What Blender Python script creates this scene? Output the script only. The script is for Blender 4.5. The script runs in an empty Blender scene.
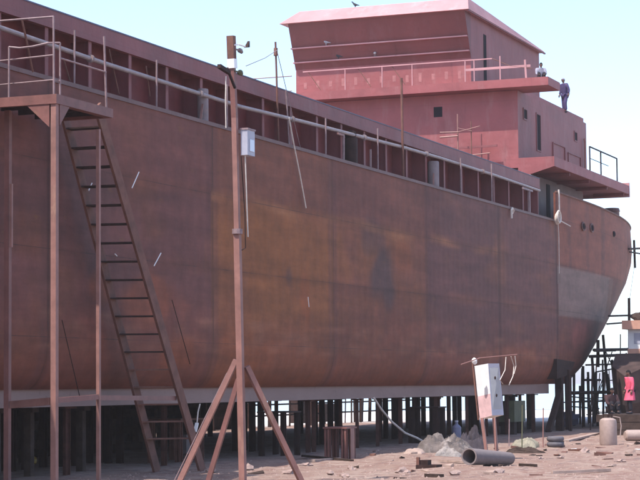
import bpy, bmesh, math, random
from math import sin, cos, pi, sqrt, radians, atan2
from mathutils import Vector, Matrix, noise

random.seed(7)
SC = bpy.context.scene
COL = SC.collection

# ------------------------------------------------------------------ camera
FPX, EYE = 2000.0, 2.3
YAW, PITCH, ROLL = radians(21.59588), radians(4.14476), radians(-0.5)
CM = Matrix.Rotation(YAW - pi / 2, 3, 'Z') @ Matrix.Rotation(pi / 2 + PITCH, 3, 'X') @ Matrix.Rotation(ROLL, 3, 'Z')
cam = bpy.data.cameras.new('camera')
cam.sensor_width = 36; cam.lens = 36 * FPX / 640; cam.clip_start = 0.5; cam.clip_end = 9000
co = bpy.data.objects.new('camera', cam); COL.objects.link(co)
co.matrix_world = Matrix.Translation((0, 0, EYE)) @ CM.to_4x4()
SC.camera = co


def at(px, py, x=None, y=None, z=None):
    """point of a real world plane (x=, y= or z=) seen at a pixel of the 640x480 photograph"""
    d = CM @ Vector(((px - 320) / FPX, -(py - 240) / FPX, -1))
    if x is not None: t = x / d.x
    elif y is not None: t = y / d.y
    else: t = (z - EYE) / d.z
    return Vector((0, 0, EYE)) + d * t


# ------------------------------------------------------------------ materials
MATS = {}


def nodes_of(name):
    m = bpy.data.materials.new(name); m.use_nodes = True
    nt = m.node_tree; nt.nodes.clear()
    out = nt.nodes.new('ShaderNodeOutputMaterial'); b = nt.nodes.new('ShaderNodeBsdfPrincipled')
    nt.links.new(b.outputs[0], out.inputs[0])
    return m, nt, b


def N(nt, t, **k):
    n = nt.nodes.new(t)
    for a, v in k.items(): setattr(n, a, v)
    return n


def noise_n(nt, vec, scale, detail=5, rough=.6, stretch=None):
    L = nt.links
    if stretch:
        mp = N(nt, 'ShaderNodeMapping'); mp.inputs['Scale'].default_value = stretch
        L.new(vec, mp.inputs[0]); vec = mp.outputs[0]
    n = N(nt, 'ShaderNodeTexNoise'); n.inputs['Scale'].default_value = scale
    n.inputs['Detail'].default_value = detail; n.inputs['Roughness'].default_value = rough
    L.new(vec, n.inputs['Vector'])
    return n.outputs[0]


def ramp(nt, fac, stops):
    r = N(nt, 'ShaderNodeValToRGB'); e = r.color_ramp.elements
    e[0].position, e[0].color = stops[0][0], (*stops[0][1], 1) if len(stops[0][1]) == 3 else stops[0][1]
    e[1].position, e[1].color = stops[-1][0], (*stops[-1][1], 1)
    for p, c in stops[1:-1]:
        q = e.new(p); q.color = (*c, 1)
    nt.links.new(fac, r.inputs[0])
    return r.outputs[0]


def mix(nt, fac, a, b, mode='MIX'):
    m = N(nt, 'ShaderNodeMix', data_type='RGBA', blend_type=mode)
    if isinstance(fac, (int, float)): m.inputs[0].default_value = fac
    else: nt.links.new(fac, m.inputs[0])
    for i, v in ((6, a), (7, b)):
        if isinstance(v, tuple): m.inputs[i].default_value = (*v, 1)
        else: nt.links.new(v, m.inputs[i])
    return m.outputs[2]


def g3(v): return (v, v, v)


def bump(nt, b, fac, strength=.3, dist=.02):
    n = N(nt, 'ShaderNodeBump'); n.inputs['Strength'].default_value = strength; n.inputs['Distance'].default_value = dist
    nt.links.new(fac, n.inputs['Height']); nt.links.new(n.outputs[0], b.inputs['Normal'])


def mat(name, base, rough=.75, var=.3, scale=3.0, metal=0.0, second=None, cover=.55, streak=False, bmp=.25):
    """weathered surface: base colour varied by noise, with patches of a second colour"""
    if name in MATS: return MATS[name]
    m, nt, b = nodes_of(name)
    tc = N(nt, 'ShaderNodeTexCoord').outputs['Object']
    n1 = noise_n(nt, tc, scale, 6, .65)
    lo = tuple(c * (1 - var) for c in base); hi = tuple(min(1, c * (1 + var)) for c in base)
    c = ramp(nt, n1, [(.3, lo), (.7, hi)])
    if second:
        n2 = noise_n(nt, tc, scale * .6, 8, .7, (1, 1, .25) if streak else None)
        f = ramp(nt, n2, [(cover, g3(0)), (min(1, cover + .12), g3(1))])
        c = mix(nt, f, c, second)
    nt.links.new(c, b.inputs['Base Color'])
    b.inputs['Roughness'].default_value = rough; b.inputs['Metallic'].default_value = metal
    if sum(base) < .2: b.inputs['Specular IOR Level'].default_value = .12
    if bmp: bump(nt, b, noise_n(nt, tc, scale * 6, 5), bmp, .02)
    MATS[name] = m
    return m


RUST = (.20, .083, .060)
mat('rusty_steel', (.135, .055, .038), .8, .35, 2.5, second=(.18, .085, .05), cover=.58)
mat('red_oxide_post', (.17, .066, .054), .6, .25, 2.0, second=(.22, .11, .07), cover=.6)
mat('pale_pink_post', (.24, .112, .090), .6, .25, 2.0, second=(.36, .22, .15), cover=.60, streak=True)
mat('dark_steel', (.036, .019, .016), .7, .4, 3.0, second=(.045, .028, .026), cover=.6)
mat('old_timber', (.05, .033, .027), .85, .4, 3.0)
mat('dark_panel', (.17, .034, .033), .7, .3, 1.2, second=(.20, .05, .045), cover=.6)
mat('rail_paint', (.23, .155, .155), .6, .3, 4.0)
mat('pipe_grey', (.235, .195, .20), .5, .2, 3.0, second=(.3, .2, .18), cover=.62)
mat('vent_grey', (.20, .155, .155), .7, .2, 2.0, second=(.25, .15, .12), cover=.6)
mat('dark_opening', (.012, .010, .014), .9, .1, 2.0, bmp=0)
mat('white_paint', (.70, .69, .67), .5, .06, 3.0, second=(.6, .5, .45), cover=.68)
mat('grey_paint', (.36, .355, .41), .5, .1, 3.0, second=(.35, .28, .26), cover=.66)
mat('pink_stain', (.58, .38, .37), .6, .2, 4.0)
mat('beige_paint', (.34, .25, .215), .6, .15, 5.0, second=(.36, .22, .16), cover=.62)
mat('concrete_pipe', (.17, .135, .13), .9, .15, 6.0)
mat('grey_tarp', (.10, .078, .070), .8, .5, 3, second=(.26, .22, .20), cover=.55)
mat('dark_tarp', (.055, .045, .052), .8, .3, 3.0)
mat('blue_plastic', (.13, .13, .20), .5, .15, 4.0)
mat('olive_paint', (.09, .09, .045), .7, .25, 3.0)
mat('yellow_sheet', (.22, .195, .14), .7, .3, 5.0)
mat('yellow_plastic', (.42, .26, .04), .5, .2, 5.0)
mat('edge_blue', (.075, .06, .10), .6, .2, 3.0)
mat('primer_smudge', (.31, .115, .11), .7, .2, 6.0)
mat('column_rust', (.085, .038, .030), .85, .4, 3.0, second=(.16, .07, .05), cover=.62)
mat('brown_cloth', (.06, .032, .034), .9, .3, 5.0)
mat('pale_rag', (.24, .21, .195), .9, .5, 4.0, second=(.10, .08, .075), cover=.55)
mat('rubber', (.10, .09, .10), .8, .3, 5.0, second=(.2, .18, .18), cover=.6)
mat('pale_rope', (.55, .48, .42), .9, .2, 8.0)
mat('orange_paint', (.52, .27, .19), .6, .15, 2.0)
mat('boat_timber', (.060, .038, .034), .8, .35, 2.0)
mat('rock', (.27, .19, .165), .95, .35, 8.0)
mat('board', (.32, .23, .19), .9, .25, 4.0)
mat('ceramic', (.75, .73, .70), .3, .05, 4.0, bmp=0)
mat('lamp_glass', (.55, .60, .68), .2, .05, 2.0, bmp=0)
mat('skin', (.16, .085, .06), .6, .1, 6.0, bmp=.05)
mat('hair', (.015, .012, .012), .8, .1, 6.0)
mat('navy_cloth', (.055, .038, .115), .9, .25, 5.0)
mat('pink_cloth', (.75, .10, .17), .9, .15, 5.0)
mat('black_cloth', (.03, .026, .032), .9, .25, 5.0)
mat('grey_cloth', (.26, .25, .30), .9, .2, 5.0)
mat('red_cloth', (.30, .05, .05), .9, .2, 5.0)
mat('feather', (.30, .29, .31), .8, .3, 14.0)
mat('dark_feather', (.05, .05, .055), .8, .3, 14.0)


def ship_paint(name, base, worn, stripes=False):
    m, nt, b = nodes_of(name)
    tc = N(nt, 'ShaderNodeTexCoord').outputs['Object']
    c = ramp(nt, noise_n(nt, tc, .55, 6, .6), [(.3, tuple(v * .8 for v in base)), (.7, tuple(v * 1.16 for v in base))])
    f = ramp(nt, noise_n(nt, tc, 1.1, 9, .72, (1, 1, .22)), [(.54, g3(0)), (.74, g3(.75))])
    c = mix(nt, f, c, worn)
    f2 = ramp(nt, noise_n(nt, tc, 2.4, 8, .7, (1, 1, .12)), [(.60, g3(0)), (.72, g3(.55))])
    c = mix(nt, f2, c, tuple(v * .55 for v in base))
    # plate seams every 2.4 m along the ship and 1.5 m up
    sp = N(nt, 'ShaderNodeSeparateXYZ'); nt.links.new(tc, sp.inputs[0])
    hs = []
    for o, per in ((0, 2.4), (1, 2.3), (2, 1.45)):
        a = N(nt, 'ShaderNodeMath', operation='DIVIDE'); a.inputs[1].default_value = per; nt.links.new(sp.outputs[o], a.inputs[0])
        fr = N(nt, 'ShaderNodeMath', operation='FRACT'); nt.links.new(a.outputs[0], fr.inputs[0])
        lt = N(nt, 'ShaderNodeMath', operation='LESS_THAN'); lt.inputs[1].default_value = .02; nt.links.new(fr.outputs[0], lt.inputs[0])
        hs.append(lt.outputs[0])
    ad = N(nt, 'ShaderNodeMath', operation='MAXIMUM'); nt.links.new(hs[0], ad.inputs[0]); nt.links.new(hs[2], ad.inputs[1])
    mu = N(nt, 'ShaderNodeMath', operation='MULTIPLY'); mu.inputs[1].default_value = .22; nt.links.new(ad.outputs[0], mu.inputs[0])
    c = mix(nt, mu.outputs[0], c, tuple(v * .5 for v in base))
    nt.links.new(c, b.inputs['Base Color']); b.inputs['Roughness'].default_value = .62
    bump(nt, b, noise_n(nt, tc, 1.1, 4, .5), .7, .07)
    MATS[name] = m
    return m


ship_paint('red_ship_paint', (.240, .058, .058), (.28, .13, .125))
ship_paint('maroon_ship_paint', (.185, .050, .050), (.21, .09, .085))
ship_paint('pale_ship_paint', (.42, .205, .205), (.46, .31, .30))
ship_paint('brown_ship_paint', (.12, .055, .048), (.16, .09, .08))
ship_paint('shaded_side_paint', (.21, .050, .047), (.25, .115, .115))  # house red darkened to stand in for shade on the side
ship_paint('shaded_red_paint', (.150, .034, .032), (.18, .07, .07))  # darker copy of the red, shade of the raked front put into colour


def hull_mat(name, attr):
    m, nt, b = nodes_of(name)
    tc = N(nt, 'ShaderNodeTexCoord').outputs['Object']
    at_ = N(nt, 'ShaderNodeAttribute'); at_.attribute_name = attr
    c = at_.outputs[0]
    v = ramp(nt, noise_n(nt, tc, 1.6, 8, .7), [(.28, g3(.78)), (.72, g3(1.22))])
    c = mix(nt, 1.0, c, v, 'MULTIPLY')
    v = ramp(nt, noise_n(nt, tc, .9, 6, .65, (1, 1, .2)), [(.3, g3(.96)), (.7, g3(1.04))])
    c = mix(nt, 1.0, c, v, 'MULTIPLY')
    v = ramp(nt, noise_n(nt, tc, 1.5, 9, .7, (.12, 1, 1)), [(.34, g3(.80)), (.5, g3(1.0)), (.66, g3(1.25))])
    c = mix(nt, 1.0, c, v, 'MULTIPLY')
    f = ramp(nt, noise_n(nt, tc, 2.2, 10, .75, (.5, 1, 1)), [(.60, g3(0)), (.74, g3(.6))])
    c = mix(nt, f, c, (.185, .083, .026))
    f = ramp(nt, noise_n(nt, tc, 9, 6, .7, (1, 1, .3)), [(.66, g3(0)), (.76, g3(.5))])
    c = mix(nt, f, c, (.055, .032, .036))
    sp = N(nt, 'ShaderNodeSeparateXYZ'); nt.links.new(tc, sp.inputs[0])
    def line(o, off, per, wd):
        a = N(nt, 'ShaderNodeMath', operation='SUBTRACT'); a.inputs[1].default_value = off; nt.links.new(sp.outputs[o], a.inputs[0])
        d = N(nt, 'ShaderNodeMath', operation='DIVIDE'); d.inputs[1].default_value = per; nt.links.new(a.outputs[0], d.inputs[0])
        fr = N(nt, 'ShaderNodeMath', operation='FRACT'); nt.links.new(d.outputs[0], fr.inputs[0])
        lt = N(nt, 'ShaderNodeMath', operation='LESS_THAN'); lt.inputs[1].default_value = wd / per; nt.links.new(fr.outputs[0], lt.inputs[0])
        return lt.outputs[0]
    l1 = N(nt, 'ShaderNodeMath', operation='MAXIMUM'); nt.links.new(line(0, 4.38, 9.83, .05), l1.inputs[0]); nt.links.new(line(2, 1.34, 2.2, .022), l1.inputs[1])
    brk = ramp(nt, noise_n(nt, tc, .7, 3), [(.40, g3(.12)), (.60, g3(.62))])
    l2 = N(nt, 'ShaderNodeMath', operation='MULTIPLY'); nt.links.new(l1.outputs[0], l2.inputs[0]); nt.links.new(brk, l2.inputs[1])
    c = mix(nt, l2.outputs[0], c, (.035, .018, .018))
    nt.links.new(c, b.inputs['Base Color']); b.inputs['Roughness'].default_value = .75; b.inputs['Specular IOR Level'].default_value = .3
    bump(nt, b, noise_n(nt, tc, 3.0, 7, .6), .35, .03)
    MATS[name] = m
    return m


hull_mat('hull_plating', 'tint')


def ground_mat():
    m, nt, b = nodes_of('dirt')
    tc = N(nt, 'ShaderNodeTexCoord').outputs['Object']
    c = ramp(nt, noise_n(nt, tc, .35, 8, .65), [(.3, (.23, .142, .106)), (.5, (.285, .19, .147)), (.72, (.35, .26, .21))])
    f = ramp(nt, noise_n(nt, tc, 1.6, 9, .75), [(.47, g3(0)), (.58, g3(.95))])
    c = mix(nt, f, c, (.205, .110, .083))
    f = ramp(nt, noise_n(nt, tc, 7, 9, .75), [(.57, g3(0)), (.66, g3(.8))])
    c = mix(nt, f, c, (.42, .33, .295))
    f = ramp(nt, noise_n(nt, tc, .8, 9, .7, (1, 2.5, 1)), [(.56, g3(0)), (.64, g3(.75))])
    c = mix(nt, f, c, (.13, .085, .08))
    # pale sun-bleached sand beyond the yard, where the shore begins
    sp = N(nt, 'ShaderNodeSeparateXYZ'); nt.links.new(tc, sp.inputs[0])
    mr = N(nt, 'ShaderNodeMapRange'); mr.inputs[1].default_value = 43; mr.inputs[2].default_value = 47
    nt.links.new(sp.outputs[1], mr.inputs[0])
    c = mix(nt, mr.outputs[0], c, (.66, .62, .58))
    mr2 = N(nt, 'ShaderNodeMapRange'); mr2.inputs[1].default_value = 112; mr2.inputs[2].default_value = 122
    nt.links.new(sp.outputs[0], mr2.inputs[0])
    c = mix(nt, mr2.outputs[0], c, (.66, .62, .58))
    nt.links.new(c, b.inputs['Base Color']); b.inputs['Roughness'].default_value = .95
    bump(nt, b, noise_n(nt, tc, 5, 10, .75), .9, .08)
    MATS['dirt'] = m


ground_mat()


def water_mat():
    m, nt, b = nodes_of('sea_water')
    tc = N(nt, 'ShaderNodeTexCoord').outputs['Object']
    b.inputs['Base Color'].default_value = (.30, .34, .36, 1); b.inputs['Roughness'].default_value = .18
    bump(nt, b, noise_n(nt, tc, .8, 6, .6), .5, .1)
    MATS['sea_water'] = m


water_mat()


# ------------------------------------------------------------------ mesh builder
class MB:
    def __init__(s): s.v = []; s.f = []; s.sm = False

    def add(s, vs, fs):
        o = len(s.v); s.v += [tuple(v) for v in vs]; s.f += [tuple(i + o for i in f) for f in fs]; return s

    def box(s, a, b):
        x0, y0, z0 = a; x1, y1, z1 = b
        return s.hexa([(x0, y0, z0), (x1, y0, z0), (x1, y1, z0), (x0, y1, z0), (x0, y0, z1), (x1, y0, z1), (x1, y1, z1), (x0, y1, z1)])

    def hexa(s, v):
        return s.add(v, [(3, 2, 1, 0), (4, 5, 6, 7), (0, 1, 5, 4), (1, 2, 6, 5), (2, 3, 7, 6), (3, 0, 4, 7)])

    def bar(s, p, q, w, h=None, up=(0, 0, 1)):
        p, q = Vector(p), Vector(q); h = h or w
        d = (q - p).normalized(); u = Vector(up)
        if abs(d.dot(u)) > .97: u = Vector((1, 0, 0))
        a = d.cross(u).normalized(); c = a.cross(d).normalized()
        a *= w / 2; c *= h / 2
        return s.hexa([p - a - c, p + a - c, p + a + c, p - a + c, q - a - c, q + a - c, q + a + c, q - a + c])

    def tube(s, pts, r, n=10, cap=True):
        pts = [Vector(p) for p in pts]
        rs = r if isinstance(r, (list, tuple)) else [r] * len(pts)
        prev = None; rings = []
        for i, p in enumerate(pts):
            d = (pts[min(i + 1, len(pts) - 1)] - pts[max(i - 1, 0)]).normalized()
            if prev is None:
                u = Vector((0, 0, 1)) if abs(d.z) < .9 else Vector((1, 0, 0))
                a = d.cross(u).normalized()
            else:
                a = (prev - d * prev.dot(d)).normalized()
            prev = a; c = d.cross(a)
            rings.append([p + (a * cos(2 * pi * k / n) + c * sin(2 * pi * k / n)) * rs[i] for k in range(n)])
        vs = [v for ring in rings for v in ring]; fs = []
        for i in range(len(pts) - 1):
            for k in range(n):
                k2 = (k + 1) % n
                fs.append((i * n + k, i * n + k2, (i + 1) * n + k2, (i + 1) * n + k))
        if cap:
            fs.append(tuple(range(n))[::-1]); fs.append(tuple((len(pts) - 1) * n + k for k in range(n)))
        return s.add(vs, fs)

    def lathe(s, prof, c=(0, 0, 0), n=20):
        vs = []; fs = []
        for r, z in prof:
            for k in range(n):
                t = 2 * pi * k / n; vs.append((c[0] + r * cos(t), c[1] + r * sin(t), c[2] + z))
        for i in range(len(prof) - 1):
            for k in range(n):
                k2 = (k + 1) % n; fs.append((i * n + k, i * n + k2, (i + 1) * n + k2, (i + 1) * n + k))
        fs.append(tuple(range(n))[::-1]); fs.append(tuple((len(prof) - 1) * n + k for k in range(n)))
        return s.add(vs, fs)

    def prism(s, poly, axis, a, b):
        """polygon of 2D points extruded along an axis from a to b"""
        def pt(u, v, w):
            return {'x': (w, u, v), 'y': (u, w, v), 'z': (u, v, w)}[axis]
        n = len(poly)
        vs = [pt(u, v, a) for u, v in poly] + [pt(u, v, b) for u, v in poly]
        fs = [tuple(range(n))[::-1], tuple(range(n, 2 * n))] + [(i, (i + 1) % n, n + (i + 1) % n, n + i) for i in range(n)]
        return s.add(vs, fs)

    def blob(s, c, r, seed=0, rough=.25, sub=2):
        bm = bmesh.new(); bmesh.ops.create_icosphere(bm, subdivisions=sub, radius=1)
        vs = []
        for v in bm.verts:
            k = 1 + rough * noise.noise(v.co * 1.7 + Vector((seed * 3.1, seed * 1.7, 0)))*1.6
            vs.append((c[0] + v.co.x * r[0] * k, c[1] + v.co.y * r[1] * k, c[2] + v.co.z * r[2] * k))
        fs = [tuple(v.index for v in f.verts) for f in bm.faces]; bm.free()
        return s.add(vs, fs)

    def build(s, name, m, parent=None, smooth=False, local=False, angle=35):
        me = bpy.data.meshes.new(name); me.from_pydata(s.v, [], s.f)
        bm = bmesh.new(); bm.from_mesh(me); bmesh.ops.recalc_face_normals(bm, faces=bm.faces); bm.to_mesh(me); bm.free()
        me.materials.append(MATS[m] if isinstance(m, str) else m)
        o = bpy.data.objects.new(name, me); COL.objects.link(o)
        if parent:
            o.parent = parent
            if not local:
                w = Vector((0, 0, 0)); p = parent
                while p: w += p.location; p = p.parent
                o.location = -w
        if smooth:
            me.shade_smooth() if hasattr(me, 'shade_smooth') else None
            try: me.set_sharp_from_angle(angle=radians(angle))
            except Exception: pass
        return o


def tag(o, label=None, cat=None, group=None, kind=None):
    if label: o['label'] = label
    if cat: o['category'] = cat
    if group: o['group'] = group
    if kind: o['kind'] = kind
    return o


def thing(name, loc, label, cat, group=None):
    o = bpy.data.objects.new(name, None); COL.objects.link(o); o.location = loc
    o.empty_display_size = .3
    return tag(o, label, cat, group)


def copy_tree(o, parent=None):
    c = o.copy(); COL.objects.link(c)
    if parent: c.parent = parent
    for ch in list(o.children): copy_tree(ch, c)
    return c


# ------------------------------------------------------------------ light
world = bpy.data.worlds.new('World'); SC.world = world; world.use_nodes = True
wn = world.node_tree; wn.nodes.clear()
sky = wn.nodes.new('ShaderNodeTexSky'); sky.sky_type = 'NISHITA'; sky.sun_disc = False
SUN = Vector((-.42, .20, .88)).normalized()
sky.sun_elevation = math.asin(SUN.z); sky.sun_rotation = atan2(SUN.x, SUN.y)
sky.air_density = .7; sky.dust_density = 1.1; sky.ozone_density = 1.0; sky.altitude = 0
bg = wn.nodes.new('ShaderNodeBackground'); bg.inputs[1].default_value = .15
wo = wn.nodes.new('ShaderNodeOutputWorld')
wn.links.new(sky.outputs[0], bg.inputs[0]); wn.links.new(bg.outputs[0], wo.inputs[0])
sl = bpy.data.lights.new('sun', 'SUN'); sl.energy = 2.6; sl.angle = radians(.5); sl.color = (1, .95, .90)
so = bpy.data.objects.new('sun', sl); COL.objects.link(so)
so.rotation_euler = SUN.to_track_quat('Z', 'Y').to_euler(); so.location = (0, 0, 60)
vs_ = SC.view_settings
SC.display_settings.display_device = 'sRGB'
vs_.view_transform = 'Standard'; vs_.look = 'None'; vs_.exposure = 1.4; vs_.gamma = 1; vs_.use_curve_mapping = False

# ------------------------------------------------------------------ ground and sea
MOUND = (84.0, 18.4)


def gz(x, y):
    h = .07 * noise.noise(Vector((x * .35, y * .35, 0))) + .035 * noise.noise(Vector((x * 1.3, y * 1.3, 4)))
    w = max(0, min(1, (60 - abs(y - 10)) / 20)) * max(0, min(1, (130 - x) / 10))
    h *= w
    dx, dy = (x - MOUND[0]) / 5.5, (y - MOUND[1]) / 3.0
    h += .12 * math.exp(-(dx * dx + dy * dy) ** 1.5)
    return h


def frange(a, b, s):
    r = []
    while a < b - 1e-6: r.append(a); a += s
    return r


xs = [-6000, -2000, -600, -200, -60, 0, 20, 32] + frange(36, 60, .2) + frange(60, 110, .4) + [110, 115, 120, 130, 150, 200, 400, 1000, 3000, 8000]
ys = [-6000, -2000, -600, -200, -60, -20, -5, 2] + frange(6, 27, .2) + frange(27, 45, .7) + [45, 50, 60, 80, 120, 200, 500, 1500, 4000, 8000]
mb = MB()
vs = [(x, y, gz(x, y)) for x in xs for y in ys]
ny = len(ys)
fs = [(i * ny + j, (i + 1) * ny + j, (i + 1) * ny + j + 1, i * ny + j + 1) for i in range(len(xs) - 1) for j in range(ny - 1)]
mb.add(vs, fs)
g = tag(mb.build('ground', 'dirt', smooth=True, angle=80), 'pinkish bare dirt of the shipyard littered with grit', None, None, 'structure')
w = MB().add([(-6000, 95, .02), (150, 95, .02), (180, 10, .02), (260, -400, .02), (8000, -6000, .02), (8000, 8000, .02), (-6000, 8000, .02)],
             [(0, 1, 2, 3, 4, 5, 6)])
tag(w.build('sea', 'sea_water'), 'bright water beyond the yard', None, None, 'structure')

# ------------------------------------------------------------------ the ship
YC, YS, BEAM = 33.4, 24.6, 8.8
ZTOP, ZBUL = 10.07, 11.52
WL = [(11.52, 92.8, 127.8), (10.07, 92.8, 128.4), (9.26, 92.8, 127.92), (8.1, 92.8, 125.85), (6.6, 92.8, 121.46), (5.3, 91.47, 117.93),
      (4.15, 89.28, 115.11), (3.15, 87.37, 112.43), (2.7, 86.51, 110.86), (2.25, 85.66, 110.46), (1.8, 85.0, 110.0)]


def inset(z):
    return .70 * (1 - sqrt(max(0, 1 - ((3.6 - z) / 1.4) ** 2))) if z < 3.6 else 0


def wl(z):
    z = max(1.8, min(11.52, z))
    for (a, s1, e1), (b, s0, e0) in zip(WL[:-1], WL[1:]):
        if z >= b:
            t = (z - b) / (a - b); return s0 + (s1 - s0) * t, e0 + (e1 - e0) * t


def half(x, z):
    s, e = wl(z); B = BEAM - inset(max(z, 2.2))
    if x > s:
        t = min(1, (x - s) / (e - s)); return B * sqrt(max(0, 1 - t ** 2.6))
    if x < 24:
        t = min(1, (24 - x) / 18.0); return B * sqrt(max(0, 1 - t ** 2))
    return B


def sst(a, b, v):
    t = max(0, min(1, (v - a) / (b - a))); return t * t * (3 - 2 * t)


def blobm(x, z, cx, cz, rx, rz, k=1.0):
    n = noise.noise(Vector((x * .8, z * .9, 7))) * .45
    return k * (1 - sst(.55, 1.15, sqrt(((x - cx) / rx) ** 2 + ((z - cz) / rz) ** 2) + n))


SEAMS_X = [24, 33.8, 43.7, 53.5, 63.3, 73.4, 83.2, 92.8, 102.9, 112.5, 122]
SEAMS_Z = [3.55, 5.75, 7.95]
PALE = (.200, .135, .150)


def tint(x, z, near=True):
    """plate-by-plate rust and primer colours of the shell"""
    col = sum(1 for s in SEAMS_X if x > s); row = sum(1 for s in SEAMS_Z if z > s)
    r = random.Random(col * 31 + row * 7 + 5); k = .93 + .14 * r.random()
    brown = Vector((.170, .088, .080)); purple = Vector((.158, .098, .104)); orange = Vector((.300, .160, .050)); deep = Vector((.215, .092, .056))
    if x < 53.5: c = brown.lerp(purple, .45)
    elif x < 63.3: c = brown.lerp(orange, .62)
    elif x < 73.4: c = brown.lerp(orange, .22)
    elif x < 92.8: c = brown.lerp(purple, .80)
    else: c = brown.lerp(purple, .15)
    n = noise.fractal(Vector((x * .22, z * .5, 2)), 1, 2, 4)
    c = c.lerp(orange, max(0, min(.5, n * .55 + (.10 if 53 < x < 73 else -.03))))
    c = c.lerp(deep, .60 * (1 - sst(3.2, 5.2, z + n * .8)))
    c = c.lerp(brown, .65 * sst(7.8, 8.2, z) if x < 75 else 0)
    c = c.lerp(orange, blobm(x, z, 59, 6.6, 6.0, 1.3, .55) if 53.5 < x < 66 else 0)
    # streak along the seams
    for sz in SEAMS_Z:
        d = abs(z - sz - .02 * sin(x))
        if d < .28: c = c.lerp(Vector((.33, .165, .085)), (1 - d / .28) * .40 * max(0, .4 + noise.noise(Vector((x * .25, sz, 1)))))
    for cx, cz, rx, rz, kk in ((67.3, 7.5, 1.4, .8, .5), (68.4, 6.1, 1.5, 1.1, .78), (59.4, 5.8, .35, .4, .5), (47, 5, 3.2, 1.2, .15), (44.5, 7, 2.5, 2.2, .18), (79, 4.2, 3, .7, .25)):
        c = c.lerp(Vector((.090, .082, .100)), blobm(x, z, cx, cz, rx, rz, kk))
    for cx, cz, rx, rz, kk in ((49.5, 4.6, 2, .8, .45), (46.5, 4.9, .7, .5, .5), (56.0, 3.4, 2.5, .6, .4), (60.8, 5.0, .5, .9, .5), (70.5, 7.0, 1.2, .8, .35), (86, 3.5, 3.5, .6, .4), (51.2, 3.2, 1.3, .5, .5)):
        c = c.lerp(Vector((.31, .125, .045)), blobm(x, z, cx, cz, rx, rz, kk))
    if near and x > 92.8:
        if z > 7.95: c = c.lerp(Vector((.30, .140, .095)), .75)
        c = c.lerp(Vector((.34, .155, .145)), blobm(x, z, 97.5, 4.7, 2.2, .8, .6))
        for sx in (95.4, 99.2, 103.4):
            d = abs(x - sx)
            if d < .3 and z > 7.95: c = c.lerp(Vector((.15, .085, .085)), .5)
    for sx in SEAMS_X:
        if abs(x - sx) < .10: c = c * .66
        elif abs(x - sx) < .35: c = c.lerp(purple * .85, .4)
    if abs(z - 7.95) < .05 or abs(z - 5.75) < .04: c = c * .82
    c = c * k
    c = Vector((c.x * .79, c.y * .50, c.z * .41))
    if 53.5 < x < 83 and abs(z - 7.9 - .1 * sin(x * .7)) < .22: c = c.lerp(Vector((.34, .135, .055)), .75 * max(0, .45 + 1.3 * noise.noise(Vector((x * .35, 0, 3)))) * (1 - abs(z - 7.9 - .1 * sin(x * .7)) / .22))
    if 3.3 < z < 4.3 and x < 93: c = c.lerp(Vector((.30, .125, .07)), .5 * max(0, noise.noise(Vector((x * .8, z * 3.5, 11))) + .05))
    if near and 93.0 < x < 106.5 and 5.5 < z < 7.95: c = c.lerp(Vector((.205, .135, .112)), .8 if x < 105 else .35)
    return c


sxs = frange(6.2, 42, .9) + frange(42, 94, .16) + frange(94, 128.6, .30)
zrow = [1.8] + frange(2.25, 3.9, .12) + frange(3.9, ZTOP, .14) + [ZTOP]


def shell(name, zs, xs_, side, parent, m='hull_plating'):
    """side +1 = the near side; plates slightly dished between the frames"""
    mb = MB(); vs = []
    for z in zs:
        s, e = wl(z)
        for i, x in enumerate(xs_):
            xx = x if x < 92.8 else 92.8 + (x - 92.8) * (e - 92.8) / (128.6 - 92.8)
            if x < 24: xx = x
            if z < 2.3 and False: pass
            h = half(xx, z)
            dish = .010 * cos(2 * pi * xx / .6) + .012 * noise.noise(Vector((xx * .5, z * .7, 0))) if z > 2.3 and h > 1 else 0
            vs.append((xx, YC - side * (h + dish * .5), z))
    n = len(xs_)
    fs = [(i * n + j, i * n + j + 1, (i + 1) * n + j + 1, (i + 1) * n + j) for i in range(len(zs) - 1) for j in range(n - 1)]
    mb.add(vs, fs)
    return mb


ship = thing('cargo_ship', (60, YC, 0), 'large unfinished rust brown cargo ship raised on stands with pink red superstructure', 'ship')
hm = shell('hull', zrow[1:], sxs, 1, ship)
nv = len(hm.v)
h2 = shell('hull', zrow[1:], sxs, -1, ship)
hm.add(h2.v, h2.f)
# flat bottom
bx = frange(6.2, 128.6, 2.0)
bot = [(6.5, YC)]
hull = None
bv = []
for x in bx:
    xx = x if x < 92.8 else 92.8 + (x - 92.8) * (wl(2.25)[1] - 92.8) / (128.6 - 92.8)
    h = half(xx, 2.25); bv += [(xx, YC - h, 2.25), (xx, YC + h, 2.25)]
hm.add(bv, [(2 * i, 2 * i + 1, 2 * i + 3, 2 * i + 2) for i in range(len(bx) - 1)])
hull = hm.build('hull', 'hull_plating', ship, smooth=True, angle=60)
ca = hull.data.color_attributes.new('tint', 'FLOAT_COLOR', 'POINT')
for i, v in enumerate(hull.data.vertices):
    c = tint(v.co.x, v.co.z, v.co.y < YC) if i < nv else Vector((.17, .10, .1))
    ca.data[i].color = (c.x, c.y, c.z, 1)

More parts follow.
